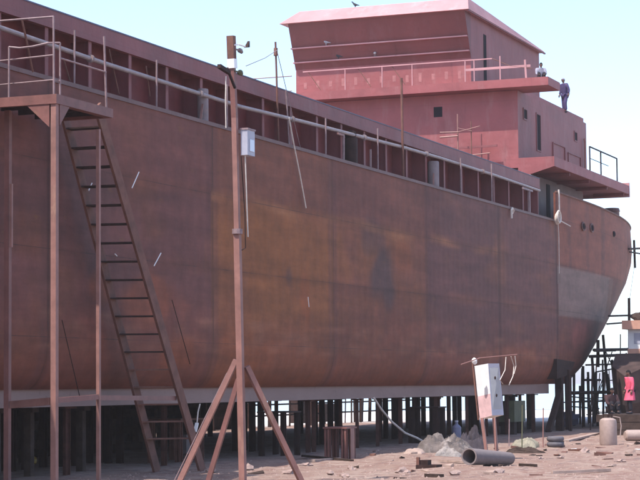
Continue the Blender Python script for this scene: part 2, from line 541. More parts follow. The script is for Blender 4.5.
# grey bottom strake standing on the stands
m_, nt_, b_ = nodes_of('grey_strake')
tc_ = N(nt_, 'ShaderNodeTexCoord').outputs['Object']
c_ = ramp(nt_, noise_n(nt_, tc_, 1.2, 8, .7, (.4, 1, 1)), [(.3, (.20, .122, .105)), (.7, (.26, .168, .145))])
f_ = ramp(nt_, noise_n(nt_, tc_, 3, 9, .7), [(.6, g3(0)), (.72, g3(.7))])
nt_.links.new(mix(nt_, f_, c_, (.12, .07, .06)), b_.inputs['Base Color']); b_.inputs['Roughness'].default_value = .7
MATS['grey_strake'] = m_
st = MB()
st.box((24, YS + .62, 1.80), (93.3, YS + .74, 2.262))
st.build('bottom_strake', 'grey_strake', hull)
MB().box((24, 2 * YC - YS - .74, 1.80), (93.3, 2 * YC - YS - .62, 2.262)).build('bottom_strake', 'grey_strake', hull)
# gunwale bar along the sheer
gb = MB(); gb.box((24, YS - .035, ZTOP - .10), (92.8, YS + .3, ZTOP + .012)); gb.build('gunwale', 'brown_ship_paint', hull)

# lugs and clips welded on the shell, sunlit glint painted in white
for px0, py0, px1, py1, r in ((92, 183, 88, 192, .015), (139, 172, 132, 188, .015), (161, 253, 154, 266, .015), (115, 254, 117, 256, .015), (308, 297, 309, 307, .015)):
    a = at(px0, py0, y=YS - .22); b = at(px1, py1, y=YS - .20)
    MB().tube([a, b], r, 6).build('lug', 'white_paint', hull)

# decks, coaming
dk = MB(); dk.box((24, YS + .3, ZTOP - .12), (92.8, 2 * YC - YS, ZTOP))
dk.build('main_deck', 'brown_ship_paint', ship)
sv = [];
for x in frange(92.8, 128.0, 1.2) + [127.9]:
    h = max(.02, half(x, 10.0) - .12); sv.append((x, h))
dk = MB(); dk.add([p for x, h in sv for p in ((x, YC - h, 10.0), (x, YC + h, 10.0))], [(2 * i, 2 * i + 1, 2 * i + 3, 2 * i + 2) for i in range(len(sv) - 1)])
dk.build('aft_deck', 'brown_ship_paint', ship)

CX0, CX1 = 26.0, 91.3
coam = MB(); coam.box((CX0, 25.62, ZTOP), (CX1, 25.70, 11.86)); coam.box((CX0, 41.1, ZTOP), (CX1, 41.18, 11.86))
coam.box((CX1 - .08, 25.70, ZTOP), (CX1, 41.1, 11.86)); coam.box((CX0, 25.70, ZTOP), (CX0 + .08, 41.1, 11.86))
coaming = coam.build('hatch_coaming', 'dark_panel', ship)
fl = MB(); fl.box((CX0, 24.98, 11.50), (CX1 + .1, 25.03, 11.885)); fl.box((CX0, 24.98, 11.885), (CX1 + .1, 25.8, 11.93)); fl.box((CX0, 24.95, 11.46), (CX1 + .1, 25.10, 11.50))
fl.build('coaming_flange', 'maroon_ship_paint', coaming)
MB().box((CX0, 24.965, 11.932), (CX1 + .1, 25.2, 11.972)).build('coaming_edge', 'edge_blue', coaming)
for q0, q1 in (((109, 49), (119, 94)), ((64, 60), (70, 81)), ((146, 66), (150, 96))):
    MB().tube([at(*q0, y=25.0), at(*q1, y=24.9)], .022, 6).build('brace_rod', 'rusty_steel', ship)
MB().box((CX0, 25.8, 11.885), (CX1, 41.2, 11.925)).build('hatch_cover', 'maroon_ship_paint', coaming)
x = 28.1
while x < 91:
    r_ = MB(); r_.box((x - .085, 25.03, ZTOP), (x + .085, 25.06, 11.46)); r_.box((x - .012, 25.06, ZTOP), (x + .012, 25.62, 11.46))
    r_.build('rib', 'maroon_ship_paint', coaming); x += 2.33
MB().box((CX1 - .1, 25.03, ZTOP), (CX1 + .02, 25.62, 11.46)).build('end_post', 'maroon_ship_paint', coaming)

pp = [(26, 24.78, 11.0), (41.6, 24.78, 10.99), (47, 24.78, 10.91), (51, 24.78, 10.90), (56, 24.78, 10.88), (61, 24.78, 11.02), (66, 24.78, 11.13), (71, 24.78, 11.25), (75.6, 24.78, 11.31), (83, 24.78, 11.33), (90.6, 24.78, 11.30)]
dp = MB().tube(pp, .062, 10).build('deck_pipe', 'pipe_grey', ship, smooth=True)
for x in (46.3, 53.1, 60.2, 67.0, 74, 81.5):
    z = next(a[2] + (b[2] - a[2]) * (x - a[0]) / (b[0] - a[0]) for a, b in zip(pp[:-1], pp[1:]) if a[0] <= x <= b[0])
    MB().tube([(x - .05, 24.78, z), (x + .05, 24.78, z)], .105, 12).build('pipe_flange', 'vent_grey', dp)

# thin posts along the deck edge
for (x, zt, r) in ((37.5, 11.4, .03), (45.23, 11.5, .028), (50.0, 11.43, .03), (54.8, 11.4, .026), (62.95, 11.36, .03), (67.36, 10.76, .04),
                   (68.14, 11.62, .03), (78.1, 11.55, .035), (82.5, 11.75, .035), (64.64, 10.97, .045)):
    MB().tube([(x, 24.68, ZTOP - .02), (x + .02, 24.68, zt)], r, 6).build('stanchion', 'rail_paint', ship)
MB().box((64.1, 24.66, 10.93), (64.72, 24.72, 11.0)).build('stanchion_arm', 'pale_pink_post', ship)
t = MB(); t.bar((88.35, 24.66, ZTOP), (88.35, 24.66, 11.12), .10); t.box((87.3, 24.62, 11.08), (88.9, 24.70, 11.16)); t.build('davit', 'rail_paint', ship)
MB().tube([(71.0, 24.7, ZTOP), (70.9, 24.7, 13.85)], .05, 8).build('mast_rod', 'rusty_steel', ship, smooth=True)
mr_ = MB().tube([(59.1, 24.8, ZTOP), (58.9, 24.8, 13.35)], .035, 6); mr_.tube([(58.9, 24.8, 12.9), (58.92, 24.8, 13.15)], .07, 6)
mr_.build('mast_rod', 'rusty_steel', ship)
MB().tube([(60.0, 24.8, ZTOP), (59.75, 24.8, 11.9)], .03, 6).build('mast_rod', 'rail_paint', ship)
MB().tube([(61.0, 24.8, ZTOP), (59.0, 24.8, 13.1)], .012, 5).build('stay_wire', 'rail_paint', ship)

# short grey vent trunks at the deck edge
for (px, w_, zt, m) in ((202.5, .33, 11.10, 'vent_grey'), (432.5, .46, 11.12, 'vent_grey'), (350, .50, 11.02, 'dark_steel')):
    p = at(px, 150, y=24.95)
    v = MB().lathe([(w_ / 2, 0), (w_ / 2, zt - ZTOP - .04), (w_ / 2 * .9, zt - ZTOP), (w_ / 2 * .6, zt - ZTOP)], (p.x, 24.93, ZTOP + .012), 20)
    vo = v.build('vent_trunk', m, ship, smooth=True)
    if m == 'vent_grey':
        MB().bar((p.x - .55, 24.75, ZTOP + .02), (p.x - .2, 24.85, ZTOP + .55), .06, .06).build('brace', 'pale_pink_post', vo)
    else:
        MB().lathe([(.16, 0), (.22, .08), (.2, .22), (.1, .26)], (p.x, 24.93, zt + .012), 12).build('cap', m, vo, smooth=True)

# stern bulwark
bxs = [92.8] + frange(93.2, 128.6, .45) + [128.6]
bz = [ZTOP + .004, 10.35, 10.7, 11.05, 11.3, 11.40]
bm_ = shell('b', bz, bxs, 1, ship); nb = len(bm_.v)
inner = [(x, y + .10, z) for x, y, z in bm_.v]
b2 = shell('b', bz, bxs, -1, ship)
n_ = len(bxs); tr = (len(bz) - 1) * n_
bm_.add(inner, [f for f in bm_.f])
o2 = nb
bm_.f += [(tr + j, tr + j + 1, o2 + tr + j + 1, o2 + tr + j) for j in range(n_ - 1)] + [(i * n_, (i + 1) * n_, o2 + (i + 1) * n_, o2 + i * n_) for i in range(len(bz) - 1)]
bm_.add(b2.v, b2.f)
bul = bm_.build('bulwark', 'hull_plating', ship, smooth=True, angle=50)
ca = bul.data.color_attributes.new('tint', 'FLOAT_COLOR', 'POINT')
for i, v in enumerate(bul.data.vertices):
    c = tint(v.co.x, v.co.z); ca.data[i].color = (c.x, c.y, c.z, 1)
cr = [at(0, 0, y=1)]
capv = MB(); q = [(x, YC - half(x, 11.4) - .02, 11.43) for x in frange(92.8, 127, .6)]
capv.tube(q, .05, 6); capv.build('cap_rail', 'rusty_steel', bul)


def hull_pt(px, py):
    """where the view line meets the curved stern shell (fixed point on the near side)"""
    y = YS
    for _ in range(30):
        p = at(px, py, y=y); y = .5 * y + .5 * (YC - half(p.x, p.z))
    return at(px, py, y=y)


for px, py in ((582.5, 226.5), (591, 228), (613.5, 234)):
    p = hull_pt(px, py)
    MB().blob((p.x, p.y - .02, p.z), (.26, .08, .16), 1, .05).build('fairlead', 'dark_opening', bul, smooth=True)
    if px != 613.5:
        ring = [(p.x + .34 * cos(a), p.y - .06, p.z + .20 * sin(a)) for a in [2 * pi * k / 16 for k in range(17)]]
        MB().tube(ring, .035, 6).build('fairlead_ring', 'brown_ship_paint', bul, smooth=True)
MB().tube([(93.1, YS - .1, 10.05), (93.08, YS - .1, 11.55)], .045, 8).build('corner_tube', 'pale_rope', bul)
p = at(614.5, 212, y=25.6)
MB().lathe([(.42, 0), (.42, .55), (.46, .6), (.40, .78)], (p.x, 25.75, 11.2), 18).build('bollard', 'brown_ship_paint', ship, smooth=True)
# rope wound on the corner and its loose end
rp = at(557, 219, y=YS - .15)
rr = MB()
for k in range(3):
    rr.tube([(rp.x + (.26 + .03 * k) * cos(a), rp.y - .05 * k, rp.z + (.24 + .02 * k) * sin(a) + .05 * k) for a in [2 * pi * j / 14 for j in range(15)]], .05, 6)
rr.tube([rp, rp + Vector((1.0, -.02, -.08)), rp + Vector((2.4, -.03, -.18))], .03, 6)
rr.tube([rp + Vector((0, -.05, -.2)), rp + Vector((.1, -.05, -.9)), rp + Vector((.05, -.05, -2.6))], .02, 6)
tag(rr.build('mooring_rope', 'pale_rope', smooth=True), 'pale rope coiled and knotted at the step in the ship rail', 'rope')
p = at(512.5, 213, y=YS - .1)
MB().tube([p + Vector((-.15, 0, -.25)), p + Vector((-.17, 0, .1)), p + Vector((0, 0, .22)), p + Vector((.16, 0, .12)), p + Vector((.14, .06, -.02))], .05, 6).build('hook', 'pale_rope', hull, smooth=True)

# ---- superstructure
HX0, HX1, HY0, HY1 = 92.80, 106.8, 26.4, 40.4
LX0, LX1 = 92.72, 108.6
lo = MB().box((HX0 + .1, HY0 + .05, ZTOP), (105.6, HY1, 12.6)).build('lower_deckhouse', 'brown_ship_paint', ship)
p = at(549, 200, y=HY0)
MB().box((p.x - .32, HY0 + .02, ZTOP + .1), (p.x + .32, HY0 + .06, 12.35)).build('doorway', 'dark_opening', lo)
MB().box((HX0 + .07, 26.6, 10.6), (HX0 + .11, 27.4, 12.3)).build('doorway', 'dark_opening', lo)
sl_ = MB(); sl_.box((LX0, YS, 12.66), (LX1, 2 * YC - YS, 13.13))
sl_.prism([(YS + .02, 12.66), (HY0, 12.66), (HY0, 12.15)], 'x', LX0, LX0 + .12)
ld = sl_.build('boat_deck', 'red_ship_paint', ship)
MB().box((LX1, YS - .02, 12.5), (LX1 + .12, YS + 5, 13.3)).build('end_plate', 'pale_ship_paint', ld)
for x in frange(96, 108, 3.9): MB().box((x, YS + .1, 12.5), (x + .08, HY0, 12.655)).build('deck_beam', 'maroon_ship_paint', ld)

# aft corner of the deckhouse is rounded
def rounded(x0, x1, y0, y1, r):
    pts = [(x0, y1), (x0, y0)]
    for k in range(7):
        a = -pi / 2 + k * (pi / 2) / 6; pts.append((x1 - r + r * cos(a), y0 + r + r * sin(a)))
    return pts + [(x1, y1)]


up = MB().prism(rounded(HX0, HX1, HY0, HY1, .5), 'z', 13.13, 16.44)
dh = up.build('deckhouse', 'shaded_side_paint', ship, smooth=True, angle=30)
fw = MB(); fw.box((HX0 - .04, HY0 - .015, 13.13), (HX0, HY1, 16.44)); fw.build('front_wall', 'red_ship_paint', dh)
for (x0, y0_, x1, y1_, kind) in ((523.3, 109, 526.6, 119.5, 'window'), (536.3, 114, 540.5, 151, 'doorway'), (574.3, 132, 576.8, 141, 'window')):
    a = at(x0, y0_, y=HY0); b = at(x1, y1_, y=HY0)
    o = MB().box((a.x, HY0 - .012, b.z), (b.x, HY0 + .05, a.z)).build(kind, 'dark_opening', dh)
    fr = MB()
    for u0, u1, v0, v1 in ((a.x - .07, a.x, b.z - .07, a.z + .07), (b.x, b.x + .07, b.z - .07, a.z + .07), (a.x, b.x, a.z, a.z + .07), (a.x, b.x, b.z - .07, b.z)):
        fr.box((u0, HY0 - .035, v0), (u1, HY0 - .002, v1))
    fr.build('frame', 'maroon_ship_paint', o)
p = at(438, 112, x=HX0 - .04)
o = MB().box((HX0 - .05, p.y - .22, p.z - .25), (HX0 - .042, p.y + .22, p.z + .25)).build('window', 'dark_opening', dh)
# square panel outlines and ladder on the shaded side
pn = MB()
for (u0, v0, u1, v1) in ((99.2, 13.3, 101.6, 14.6), (102.3, 13.2, 104.9, 14.4)):
    for a, b in (((u0, v0), (u1, v0)), ((u1, v0), (u1, v1)), ((u1, v1), (u0, v1)), ((u0, v1), (u0, v0))):
        pn.bar((a[0], HY0 - .03, a[1]), (b[0], HY0 - .03, b[1]), .05)
pn.build('panel_frame', 'maroon_ship_paint', dh)
pl = MB(); pl.tube([(105.6, HY0 - .1, 13.2), (105.6, HY0 - .1, 15.3), (105.5, HY0 - .1, 15.5)], .05, 6); pl.build('drain_pipe', 'pale_pink_post', dh)

# bridge deck with its wings
BX0, BXW = 91.83, 94.05
bd = MB(); bd.box((BX0, YS, 16.46), (BXW, 2 * YC - YS, 16.86)); bd.box((BXW, HY0 + .3, 16.46), (107.0, HY1, 16.80))

bdo = bd.build('bridge_deck', 'red_ship_paint', ship)
# wheelhouse
WY0, WY1 = 28.8, 38.05
WX0, WX1 = 93.05, 105.7
wh = MB().box((WX0, WY0, 16.86), (WX1, WY1, 20.42)).build('wheelhouse', 'shaded_side_paint', ship)
lowf = MB().box((WX0 - .03, WY0 - .01, 16.86), (WX0, WY1, 18.22)).build('front_wall', 'red_ship_paint', wh)
RK = 1.0
raked = MB().hexa([(WX0 - .03, WY0 - .02, 18.22), (WX0 + .01, WY0 - .02, 18.22), (WX0 + .01, WY1 + .02, 18.22), (WX0 - .03, WY1 + .02, 18.22),
                   (WX0 - RK, WY0 - .02, 20.42), (WX0 + .01, WY0 - .02, 20.42), (WX0 + .01, WY1 + .02, 20.42), (WX0 - RK, WY1 + .02, 20.42)])
rk = raked.build('raked_front', 'shaded_red_paint', wh)
for z in (18.52, 19.2):
    xx = WX0 - .03 - (RK - .03) * (z - 18.22) / 2.2
    y0l = WY0 + (.0 if z > 19 else .0)
    l_ = MB().box((xx - .16, y0l, z), (xx + .1, WY1 + .05, z + .06)).build('ledge', 'pale_ship_paint', rk)
random.seed(3)
for k in range(13):
    y = WY0 + .5 + k * .68
    wm = MB().box((WX0 - .036, y, 17.2 + random.uniform(0, .1)), (WX0 - .031, y + .16, 17.55 + random.uniform(0, .12)))
    wm.build('primer_mark', 'primer_smudge', wh)
a = at(483.2, 34, y=WY0); b = at(486.6, 77, y=WY0)
MB().box((a.x, WY0 - .012, 17.3), (b.x, WY0 + .05, a.z)).build('doorway', 'dark_opening', wh)
# roof with its sloped front
rf = MB()
RZ = 20.42; OV = .25
x0r, x1r = WX0 - RK - .25, WX1 + .35
rf.hexa([(x0r, WY0 - OV - .05, RZ), (x1r, WY0 - OV, RZ), (x1r, WY1 + OV, RZ), (x0r, WY1 + OV + .15, RZ),
         (x0r + .9, WY0 + .0, RZ + .72), (x1r, WY0 - .15, RZ + .12), (x1r, WY1 + .1, RZ + .12), (x0r + .9, WY1 - .35, RZ + .72)])
rfo = rf.build('roof', 'pale_ship_paint', wh)
MB().box((x0r + .05, WY0 - OV - .03, RZ - .08), (x1r - .02, WY0 - OV + .05, RZ - .003)).build('eave', 'maroon_ship_paint', rfo)

# railing on the bridge deck
bl = MB(); pts = [(BX0 + .08, 28.2 if False else 26.9, 0)]
Zr = 17.92
rail_y0, rail_y1 = at(492, 52, x=BX0 + .1).y, at(303, 67, x=BX0 + .1).y
rr_ = MB(); rr_.bar((BX0 + .1, rail_y0, Zr), (BX0 + .1, rail_y1, Zr), .055, .055)
rr_.bar((BX0 + .1, rail_y0 - 1.9, 17.45), (BX0 + .1, rail_y0 + 1.4, 17.45), .03, .12)
rro = rr_.build('bridge_railing', 'pale_ship_paint', ship)
for px in (500, 474, 465, 412, 382, 345):
    p = at(px, 60, x=BX0 + .1)
    MB().bar((BX0 + .1, p.y, 16.86), (BX0 + .1, p.y, Zr + (.1 if px == 500 else 0)), .045).build('railing_post', 'pale_ship_paint', rro)
for px in (362, 396, 312):
    p = at(px, 60, x=BX0 + .1)
    MB().tube([(BX0 + .1, p.y - .45, 16.95), (BX0 + .15, p.y + .25, Zr)], .02, 5).build('railing_brace', 'rusty_steel', rro)
MB().bar((BX0 + .1, at(526, 60, x=BX0 + .1).y, 16.86), (BX0 + .1, at(525, 60, x=BX0 + .1).y, 17.75), .09).build('railing_post', 'pale_ship_paint', rro)
MB().tube([(BX0 + .1, rail_y0, Zr), (BX0 + .1, rail_y0 - .9, 17.5), (BX0 + .1, 25.4, 17.3)], .02, 5).build('railing_brace', 'rusty_steel', rro)
# thin far railing at the other wing
fr = MB(); yl = at(251, 71, x=92.5).y; yr = WY1 + .02
fr.tube([(92.5, yl, 17.85), (92.5, yr, 17.85)], .03, 6); fr.tube([(92.5, yl, 17.1), (92.5, yr, 17.1)], .022, 6)
for y in (yl, yl - .65, (yl + yr) / 2): fr.tube([(92.5, y, 16.86), (92.5, y, 17.85 if y == yl else 17.1)], .03, 6)
fr.build('wing_railing', 'rail_paint', ship)
# aft railing on the boat deck
ar = MB(); y_ = YS + .1
for px in (590, 601, 617):
    p = at(px, 170, y=y_); ar.tube([(p.x, y_, 13.13), (p.x, y_, 14.42)], .04, 6)
a = at(590, 170, y=y_).x; b = at(617, 170, y=y_).x
ar.tube([(a, y_, 14.40), (b, y_, 14.40)], .04, 6); ar.tube([(a, y_, 13.8), (b - 2, y_, 13.8)], .02, 6)
ar.build('aft_railing', 'dark_steel', ship)

# rods, shadow cross and sloping sticks standing in front of the deckhouse wall
for px, py0, py1, r, m in ((457.5, 114, 160, .035, 'pale_pink_post'), (471, 121, 162, .03, 'rusty_steel')):
    a = at(px, py0, x=91.6)
    MB().tube([(91.6, a.y, 11.93), (91.6, a.y, a.z)], r, 6).build('mast_rod', m, ship)
cb = MB(); a = at(481, 134, x=92.3)
cb.tube([(92.3, a.y, 11.0), (92.3, a.y, a.z)], .05, 6); b0 = at(452, 148.5, x=92.3); b1 = at(497, 145.5, x=92.3)
cb.bar(b0, b1, .08, .10); cb.build('shadow_cross', 'maroon_ship_paint', ship)  # added maroon cross standing in for a shadow cast on the wall
for (p0, p1, r) in (((440, 132.5), (458, 132), .03), ((440, 137.5), (458, 136), .045), ((458, 132), (480, 126), .02), ((464, 156), (490, 153), .03), ((458, 128), (472, 131), .012)):
    MB().tube([at(*p0, x=91.5), at(*p1, x=91.5)], r, 6).build('cross_rod', 'pale_pink_post', ship)
MB().tube([at(*q, x=91.2) for q in ((525, 176), (530, 175), (535, 178), (537.5, 184), (536, 190))], .04, 6).build('hose', 'vent_grey', ship, smooth=True)

# loose cords hanging down the side
def cord(name, pts, r, m, label, cat):
    return tag(MB().tube(pts, r, 6).build(name, m, smooth=True), label, cat)


cord('cord', [at(*q, y=YS - .12) for q in ((289, 118), (294, 145), (300, 175), (306, 208))], .025, 'pale_rope', 'thin pale cord hanging down the upper hull beside the tall rod', 'cord')
cord('cord', [at(*q, y=YS - .12) for q in ((62, 320), (71, 359), (80, 398))], .013, 'dark_steel', 'dark cord hanging on the lower hull between the two tower posts', 'cord')
cord('cord', [at(*q, y=YS - .12) for q in ((172, 300), (181, 332), (190, 364))], .013, 'dark_steel', 'dark cord hanging on the lower hull right of the stair ladder', 'cord')

# ------------------------------------------------------------------ access tower and stair ladder at the left
tw = thing('access_tower', (42, 23.2, 0), 'tall pink steel access tower with railed platform against the left end of the hull', 'access tower')
for (x, y, zt, w_, m) in ((40.48, 22.6, 8.86, .135, 'pale_pink_post'), (42.62, 22.6, 8.5, .085, 'pale_pink_post'), (41.1, 24.2, 8.86, .13, 'red_oxide_post')):
    MB().bar((x, y, -.05), (x, y, zt), w_, w_).build('post', m, tw)
# an angle iron stiffener on the hull-side post, painted red
MB().box((41.0, 24.04, 5.6), (41.06, 24.10, 7.1)).build('post_stiffener', 'pale_pink_post', tw)
pf = MB(); pf.box((40.5, 22.72, 8.98), (43.15, 24.42, 9.04))
pfo = pf.build('platform', 'rusty_steel', tw)
e = MB(); e.box((40.38, 22.5, 8.84), (43.2, 22.70, 9.06)); e.box((40.38, 22.70, 8.84), (40.5, 24.44, 9.06)); e.box((43.1, 22.7, 8.84), (43.2, 24.4, 9.02))
e.build('edge_beam', 'red_oxide_post', pfo)
gs = MB(); gs.prism([(22.70, 8.84), (23.3, 8.84), (22.70, 8.3)], 'x', 40.40, 40.44); gs.prism([(40.58, 8.84), (41.05, 8.84), (40.58, 8.35)], 'y', 22.52, 22.56)
gs.build('gusset', 'red_oxide_post', pfo)
for x in (41.1, 41.9, 42.7): MB().box((x, 22.71, 8.86), (x + .06, 24.4, 8.978)).build('joist', 'dark_steel', pfo)
# lower ties
MB().bar((40.48, 22.72, 1.98), (41.1, 24.1, 1.90), .09, .17).build('tie_beam', 'pale_pink_post', tw)
MB().bar((40.6, 22.6, 2.0), (42.56, 22.6, 2.06), .08, .12).build('tie_beam', 'red_oxide_post', tw)
MB().bar((42.7, 22.62, 2.04), (48.3, 23.3, 1.98), .06, .12).build('tie_beam', 'red_oxide_post', tw)
rl = MB()
A = [(x, y) for x, y in ((40.44, 22.6), (43.0, 22.6))]
yl2 = 24.35
rl.tube([(40.88, yl2, 10.98), (40.44, 22.6, 10.88)], .025, 6)
rl.tube([(40.88, yl2, 10.02), (40.44, 22.6, 9.98)], .022, 6)
rl.tube([(40.88, yl2, 9.45), (40.44, 22.6, 9.40), (40.75, 22.6, 9.40)], .02, 6)
rl.tube([(40.44, 22.6, 9.06), (40.42, 22.6, 10.88)], .028, 6)
rl.tube([(40.73, 22.6, 9.06), (40.73, 22.6, 10.31)], .026, 6)
rl.tube([at(9, 47, y=23.9), at(20, 48, y=23.6), at(33, 46.5, y=23.2), at(48, 43, y=22.8), (40.73, 22.6, 10.31)], .025, 6)
rl.tube([(p := at(9, 47, y=23.9)), (p.x, 23.9, 9.06)], .025, 6)
rl.tube([(40.73, 22.6, 9.95), (43.02, 22.6, 9.95)], .022, 6)
rl.tube([(43.05, 22.6, 8.9), (42.92, 22.6, 10.82)], .03, 6)
rl.build('railing', 'rail_paint', tw)
cord('cord', [at(*q, y=24.3) for q in ((22, 20), (26, 38), (33, 72))], .03, 'rusty_steel', 'slanting rusty rod crossing the railing on the tower platform', 'rod')

ldr = thing('stair_ladder', (46.5, 23.7, 0), 'long rusty stair ladder sloping down from the tower platform to the dirt', 'ladder')
for y, m, xt, xb in ((23.2, 'rusty_steel', 43.70, 49.75), (24.2, 'rusty_steel', 43.75, 49.0)):
    MB().bar((xt, y, 9.25), (xb, y, -.02), .07, .34, up=(1, 0, 0)).build('stringer', m, ldr)
for k in range(19):
    z = 8.75 - k * .462
    t_ = (9.25 - z) / 9.27; xr = 43.70 + 6.05 * t_; xl = 43.75 + 5.25 * t_
    if k > 17: continue
    MB().hexa([(xr - .17, 23.235, z - .02), (xr + .17, 23.235, z - .02), (xl + .17, 24.165, z - .02), (xl - .17, 24.165, z - .02),
               (xr - .17, 23.235, z + .02), (xr + .17, 23.235, z + .02), (xl + .17, 24.165, z + .02), (xl - .17, 24.165, z + .02)]).build('tread', 'dark_steel' if k < 13 else 'rusty_steel', ldr)

# ------------------------------------------------------------------ utility pole on three struts
PB = (43.17, 19.08)
po = thing('utility_pole', (PB[0], PB[1], 0), 'slender pink brown steel pole on a three legged foot carrying a lamp and wires', 'pole')
shp = MB(); c0 = Vector((43.16, 19.08, -.05)); c1 = Vector((42.99, 19.08, 8.33)); c2 = Vector((42.60, 19.08, 10.45))
shp.bar(c0, (42.92, 19.08, 5.9), .145, .14); shp.bar((42.921, 19.08, 5.902), (42.80, 19.08, 8.6), .12, .12)
sh = shp.build('post', 'pale_pink_post', po)
MB().bar((42.80, 19.08, 8.6), (42.66, 19.08, 10.0), .125, .12).build('upper_post', 'red_oxide_post', po)
MB().bar((42.66, 19.08, 9.98), (42.62, 19.08, 10.52), .17, .16).build('post_head', 'rusty_steel', po)
MB().bar((42.69, 19.08, 9.76), (42.67, 19.08, 9.98), .18, .18).build('white_band', 'ceramic', po)
MB().tube([(42.92, 19.08, 5.86), (42.92, 19.08, 5.98)], .125, 10).build('clamp', 'rail_paint', po)
for k, (px, py, r) in enumerate(((240, 50.5, .06), (240, 72.5, .07))):
    p = at(px, py, y=19.0)
    i_ = MB().tube([at(235, py - 1.5, y=19.0), p], .022, 6); i_.tube([p + Vector((-.08, 0, .02)), p + Vector((-.02, 0, .0)), p + Vector((.02, 0, 0)), p + Vector((.10, 0, -.03))], [.03, r, r, .04], 10)
    i_.build('insulator', 'olive_paint' if k else 'vent_grey', po)
p = at(238, 48, y=19.0)
MB().tube([at(234, 45, y=19.0), at(239, 44.5, y=19.0), at(245, 46.5, y=19.0)], .02, 6).build('lamp_arm', 'ceramic', po)
lp = MB(); q = at(247, 44.5, y=19.0)
lp.hexa([q + Vector(v) for v in ((-.08, -.05, -.09), (.06, -.05, -.06), (.06, .05, -.06), (-.08, .05, -.09), (.04, -.03, .04), (.1, -.03, .1), (.1, .03, .1), (.04, .03, .04))])
lp.build('lamp', 'dark_steel', po)
MB().bar(at(219, 66, y=18.98), at(229, 72.5, y=18.98), .09, .09).build('cross_arm', 'dark_steel', po)
MB().bar(at(227, 68, y=18.96), at(235, 88, y=18.96), .05, .05).build('arm_brace', 'dark_steel', po)
cbx = MB().box((42.91, 18.80, 7.72), (43.34, 18.97, 8.32)); cbo = cbx.build('switch_box', 'grey_paint', po)
MB().box((43.03, 18.785, 7.82), (43.28, 18.798, 8.10)).build('cover', 'lamp_glass', cbo)
MB().box((42.89, 18.78, 8.32), (43.36, 18.99, 8.36)).build('rain_lid', 'rail_paint', cbo)
MB().tube([at(*q, y=18.9) for q in ((241, 156), (243, 185), (245, 215), (245.5, 248), (242, 250))], .014, 5).build('cable', 'dark_steel', po)
MB().tube([at(*q, y=18.9) for q in ((245, 150), (246, 180), (247, 210), (248, 237))], .018, 5).build('cable', 'pale_rope', po)
MB().tube([at(*q, y=18.97) for q in ((226, 76), (225.5, 100), (226, 128))], .014, 5).build('cable', 'pale_rope', po)
top = Vector((43.12, 19.06, 2.72))
for (foot, t_, w_, m) in (((42.86, 20.62, -.02), (43.08, 19.20, 2.9), .12, 'pale_pink_post'), ((43.0, 19.93, -.02), (43.10, 19.15, 2.45), .11, 'red_oxide_post'), ((44.35, 18.07, -.02), (43.24, 19.0, 2.75), .12, 'pale_pink_post')):
    MB().bar(foot, t_, w_, w_).build('strut', m, po)
MB().tube([(42.8, 20.7, .05), (43.0, 19.4, 2.6)], .014, 5).build('stay_wire', 'rail_paint', po)
cord('wire', [at(246, 66, y=19.0), at(265, 58, y=21), at(277.5, 50, y=24.0)], .010, 'rail_paint', 'thin wire running from the utility pole head to the rod on the ship', 'wire')

# ------------------------------------------------------------------ control cabinet
cb_ = thing('control_cabinet', (58, 17.6, 0), 'leaning white electrical cabinet, shaded side coloured grey, on two posts beside the tapered pipe', 'cabinet')
def atp(px, py, p0, nr):
    d = CM @ Vector(((px - 320) / FPX, -(py - 240) / FPX, -1)); o = Vector((0, 0, EYE))
    return o + d * ((p0 - o).dot(nr) / d.dot(nr))


NL, NR = Vector((-.85, .53, 0)), Vector((-.53, -.85, 0))
TR = at(488, 363.5, y=17.55)
TL, BR, BL = atp(474.5, 366, TR, NL), atp(492, 415.5, TR, NL), atp(480, 419, TR, NL)
TR2, BR2 = atp(499, 363.5, TR, NR), atp(503.5, 415, TR, NR)
fz = TL.z; d2 = (TR2 - TR); d2b = (BR2 - BR)
body = MB().hexa([BL, BR, BR2, BL + d2b, TL, TR, TR2, TL + d2])
bo = body.build('box', 'white_paint', cb_)
nrm = (TR - TL).cross(BL - TL).normalized()
if nrm.x > 0: nrm = -nrm
o_ = nrm * .006
k = .58
MB().hexa([BL, BR, BR + o_, BL + o_, BL.lerp(TL, 1 - k), BR.lerp(TR, 1 - k), BR.lerp(TR, 1 - k) + o_, BL.lerp(TL, 1 - k) + o_]).build('stained_panel', 'pink_stain', bo)
nr2 = (TR2 - TR).cross(BR - TR).normalized()
if nr2.y > 0: nr2 = -nr2
o2_ = nr2 * .012
dr = MB().hexa([BR, BR2, BR2 + o2_, BR + o2_, TR, TR2, TR2 + o2_, TR + o2_]).build('door', 'grey_paint', bo)  # shade of this face painted in as grey
for fx, fy in ((.5, .28), (.5, .62)):
    c = TR.lerp(TR2, fx).lerp(BR.lerp(BR2, fx), fy)
    MB().blob(c + o2_ * 1.5, (.05, .03, .06), 2, .05, 1).build('knob', 'dark_steel', dr)
MB().blob(at(474.5, 361, y=17.85), (.09, .09, .11), 4, .2).build('insulator', 'ceramic', cb_)
MB().tube([at(461, 364.5, y=17.9), at(480, 358, y=17.6), at(517, 354.5, y=16.8)], .018, 6).build('bracket_rod', 'pale_pink_post', cb_)
MB().tube([atp(472.5, 362, TR, NL), atp(478.5, 420, TR, NL)], .03, 6).build('edge_tube', 'rusty_steel', cb_)
for pts in (((506, 357), (505, 370), (500, 380), (503, 384)), ((511, 356.5), (514, 366), (513, 376), (509, 385)), ((515, 356), (516, 366), (514, 374))):
    MB().tube([at(*q, y=17.0) for q in pts], .012, 5).build('loose_wire', 'pale_rope', cb_, smooth=True)
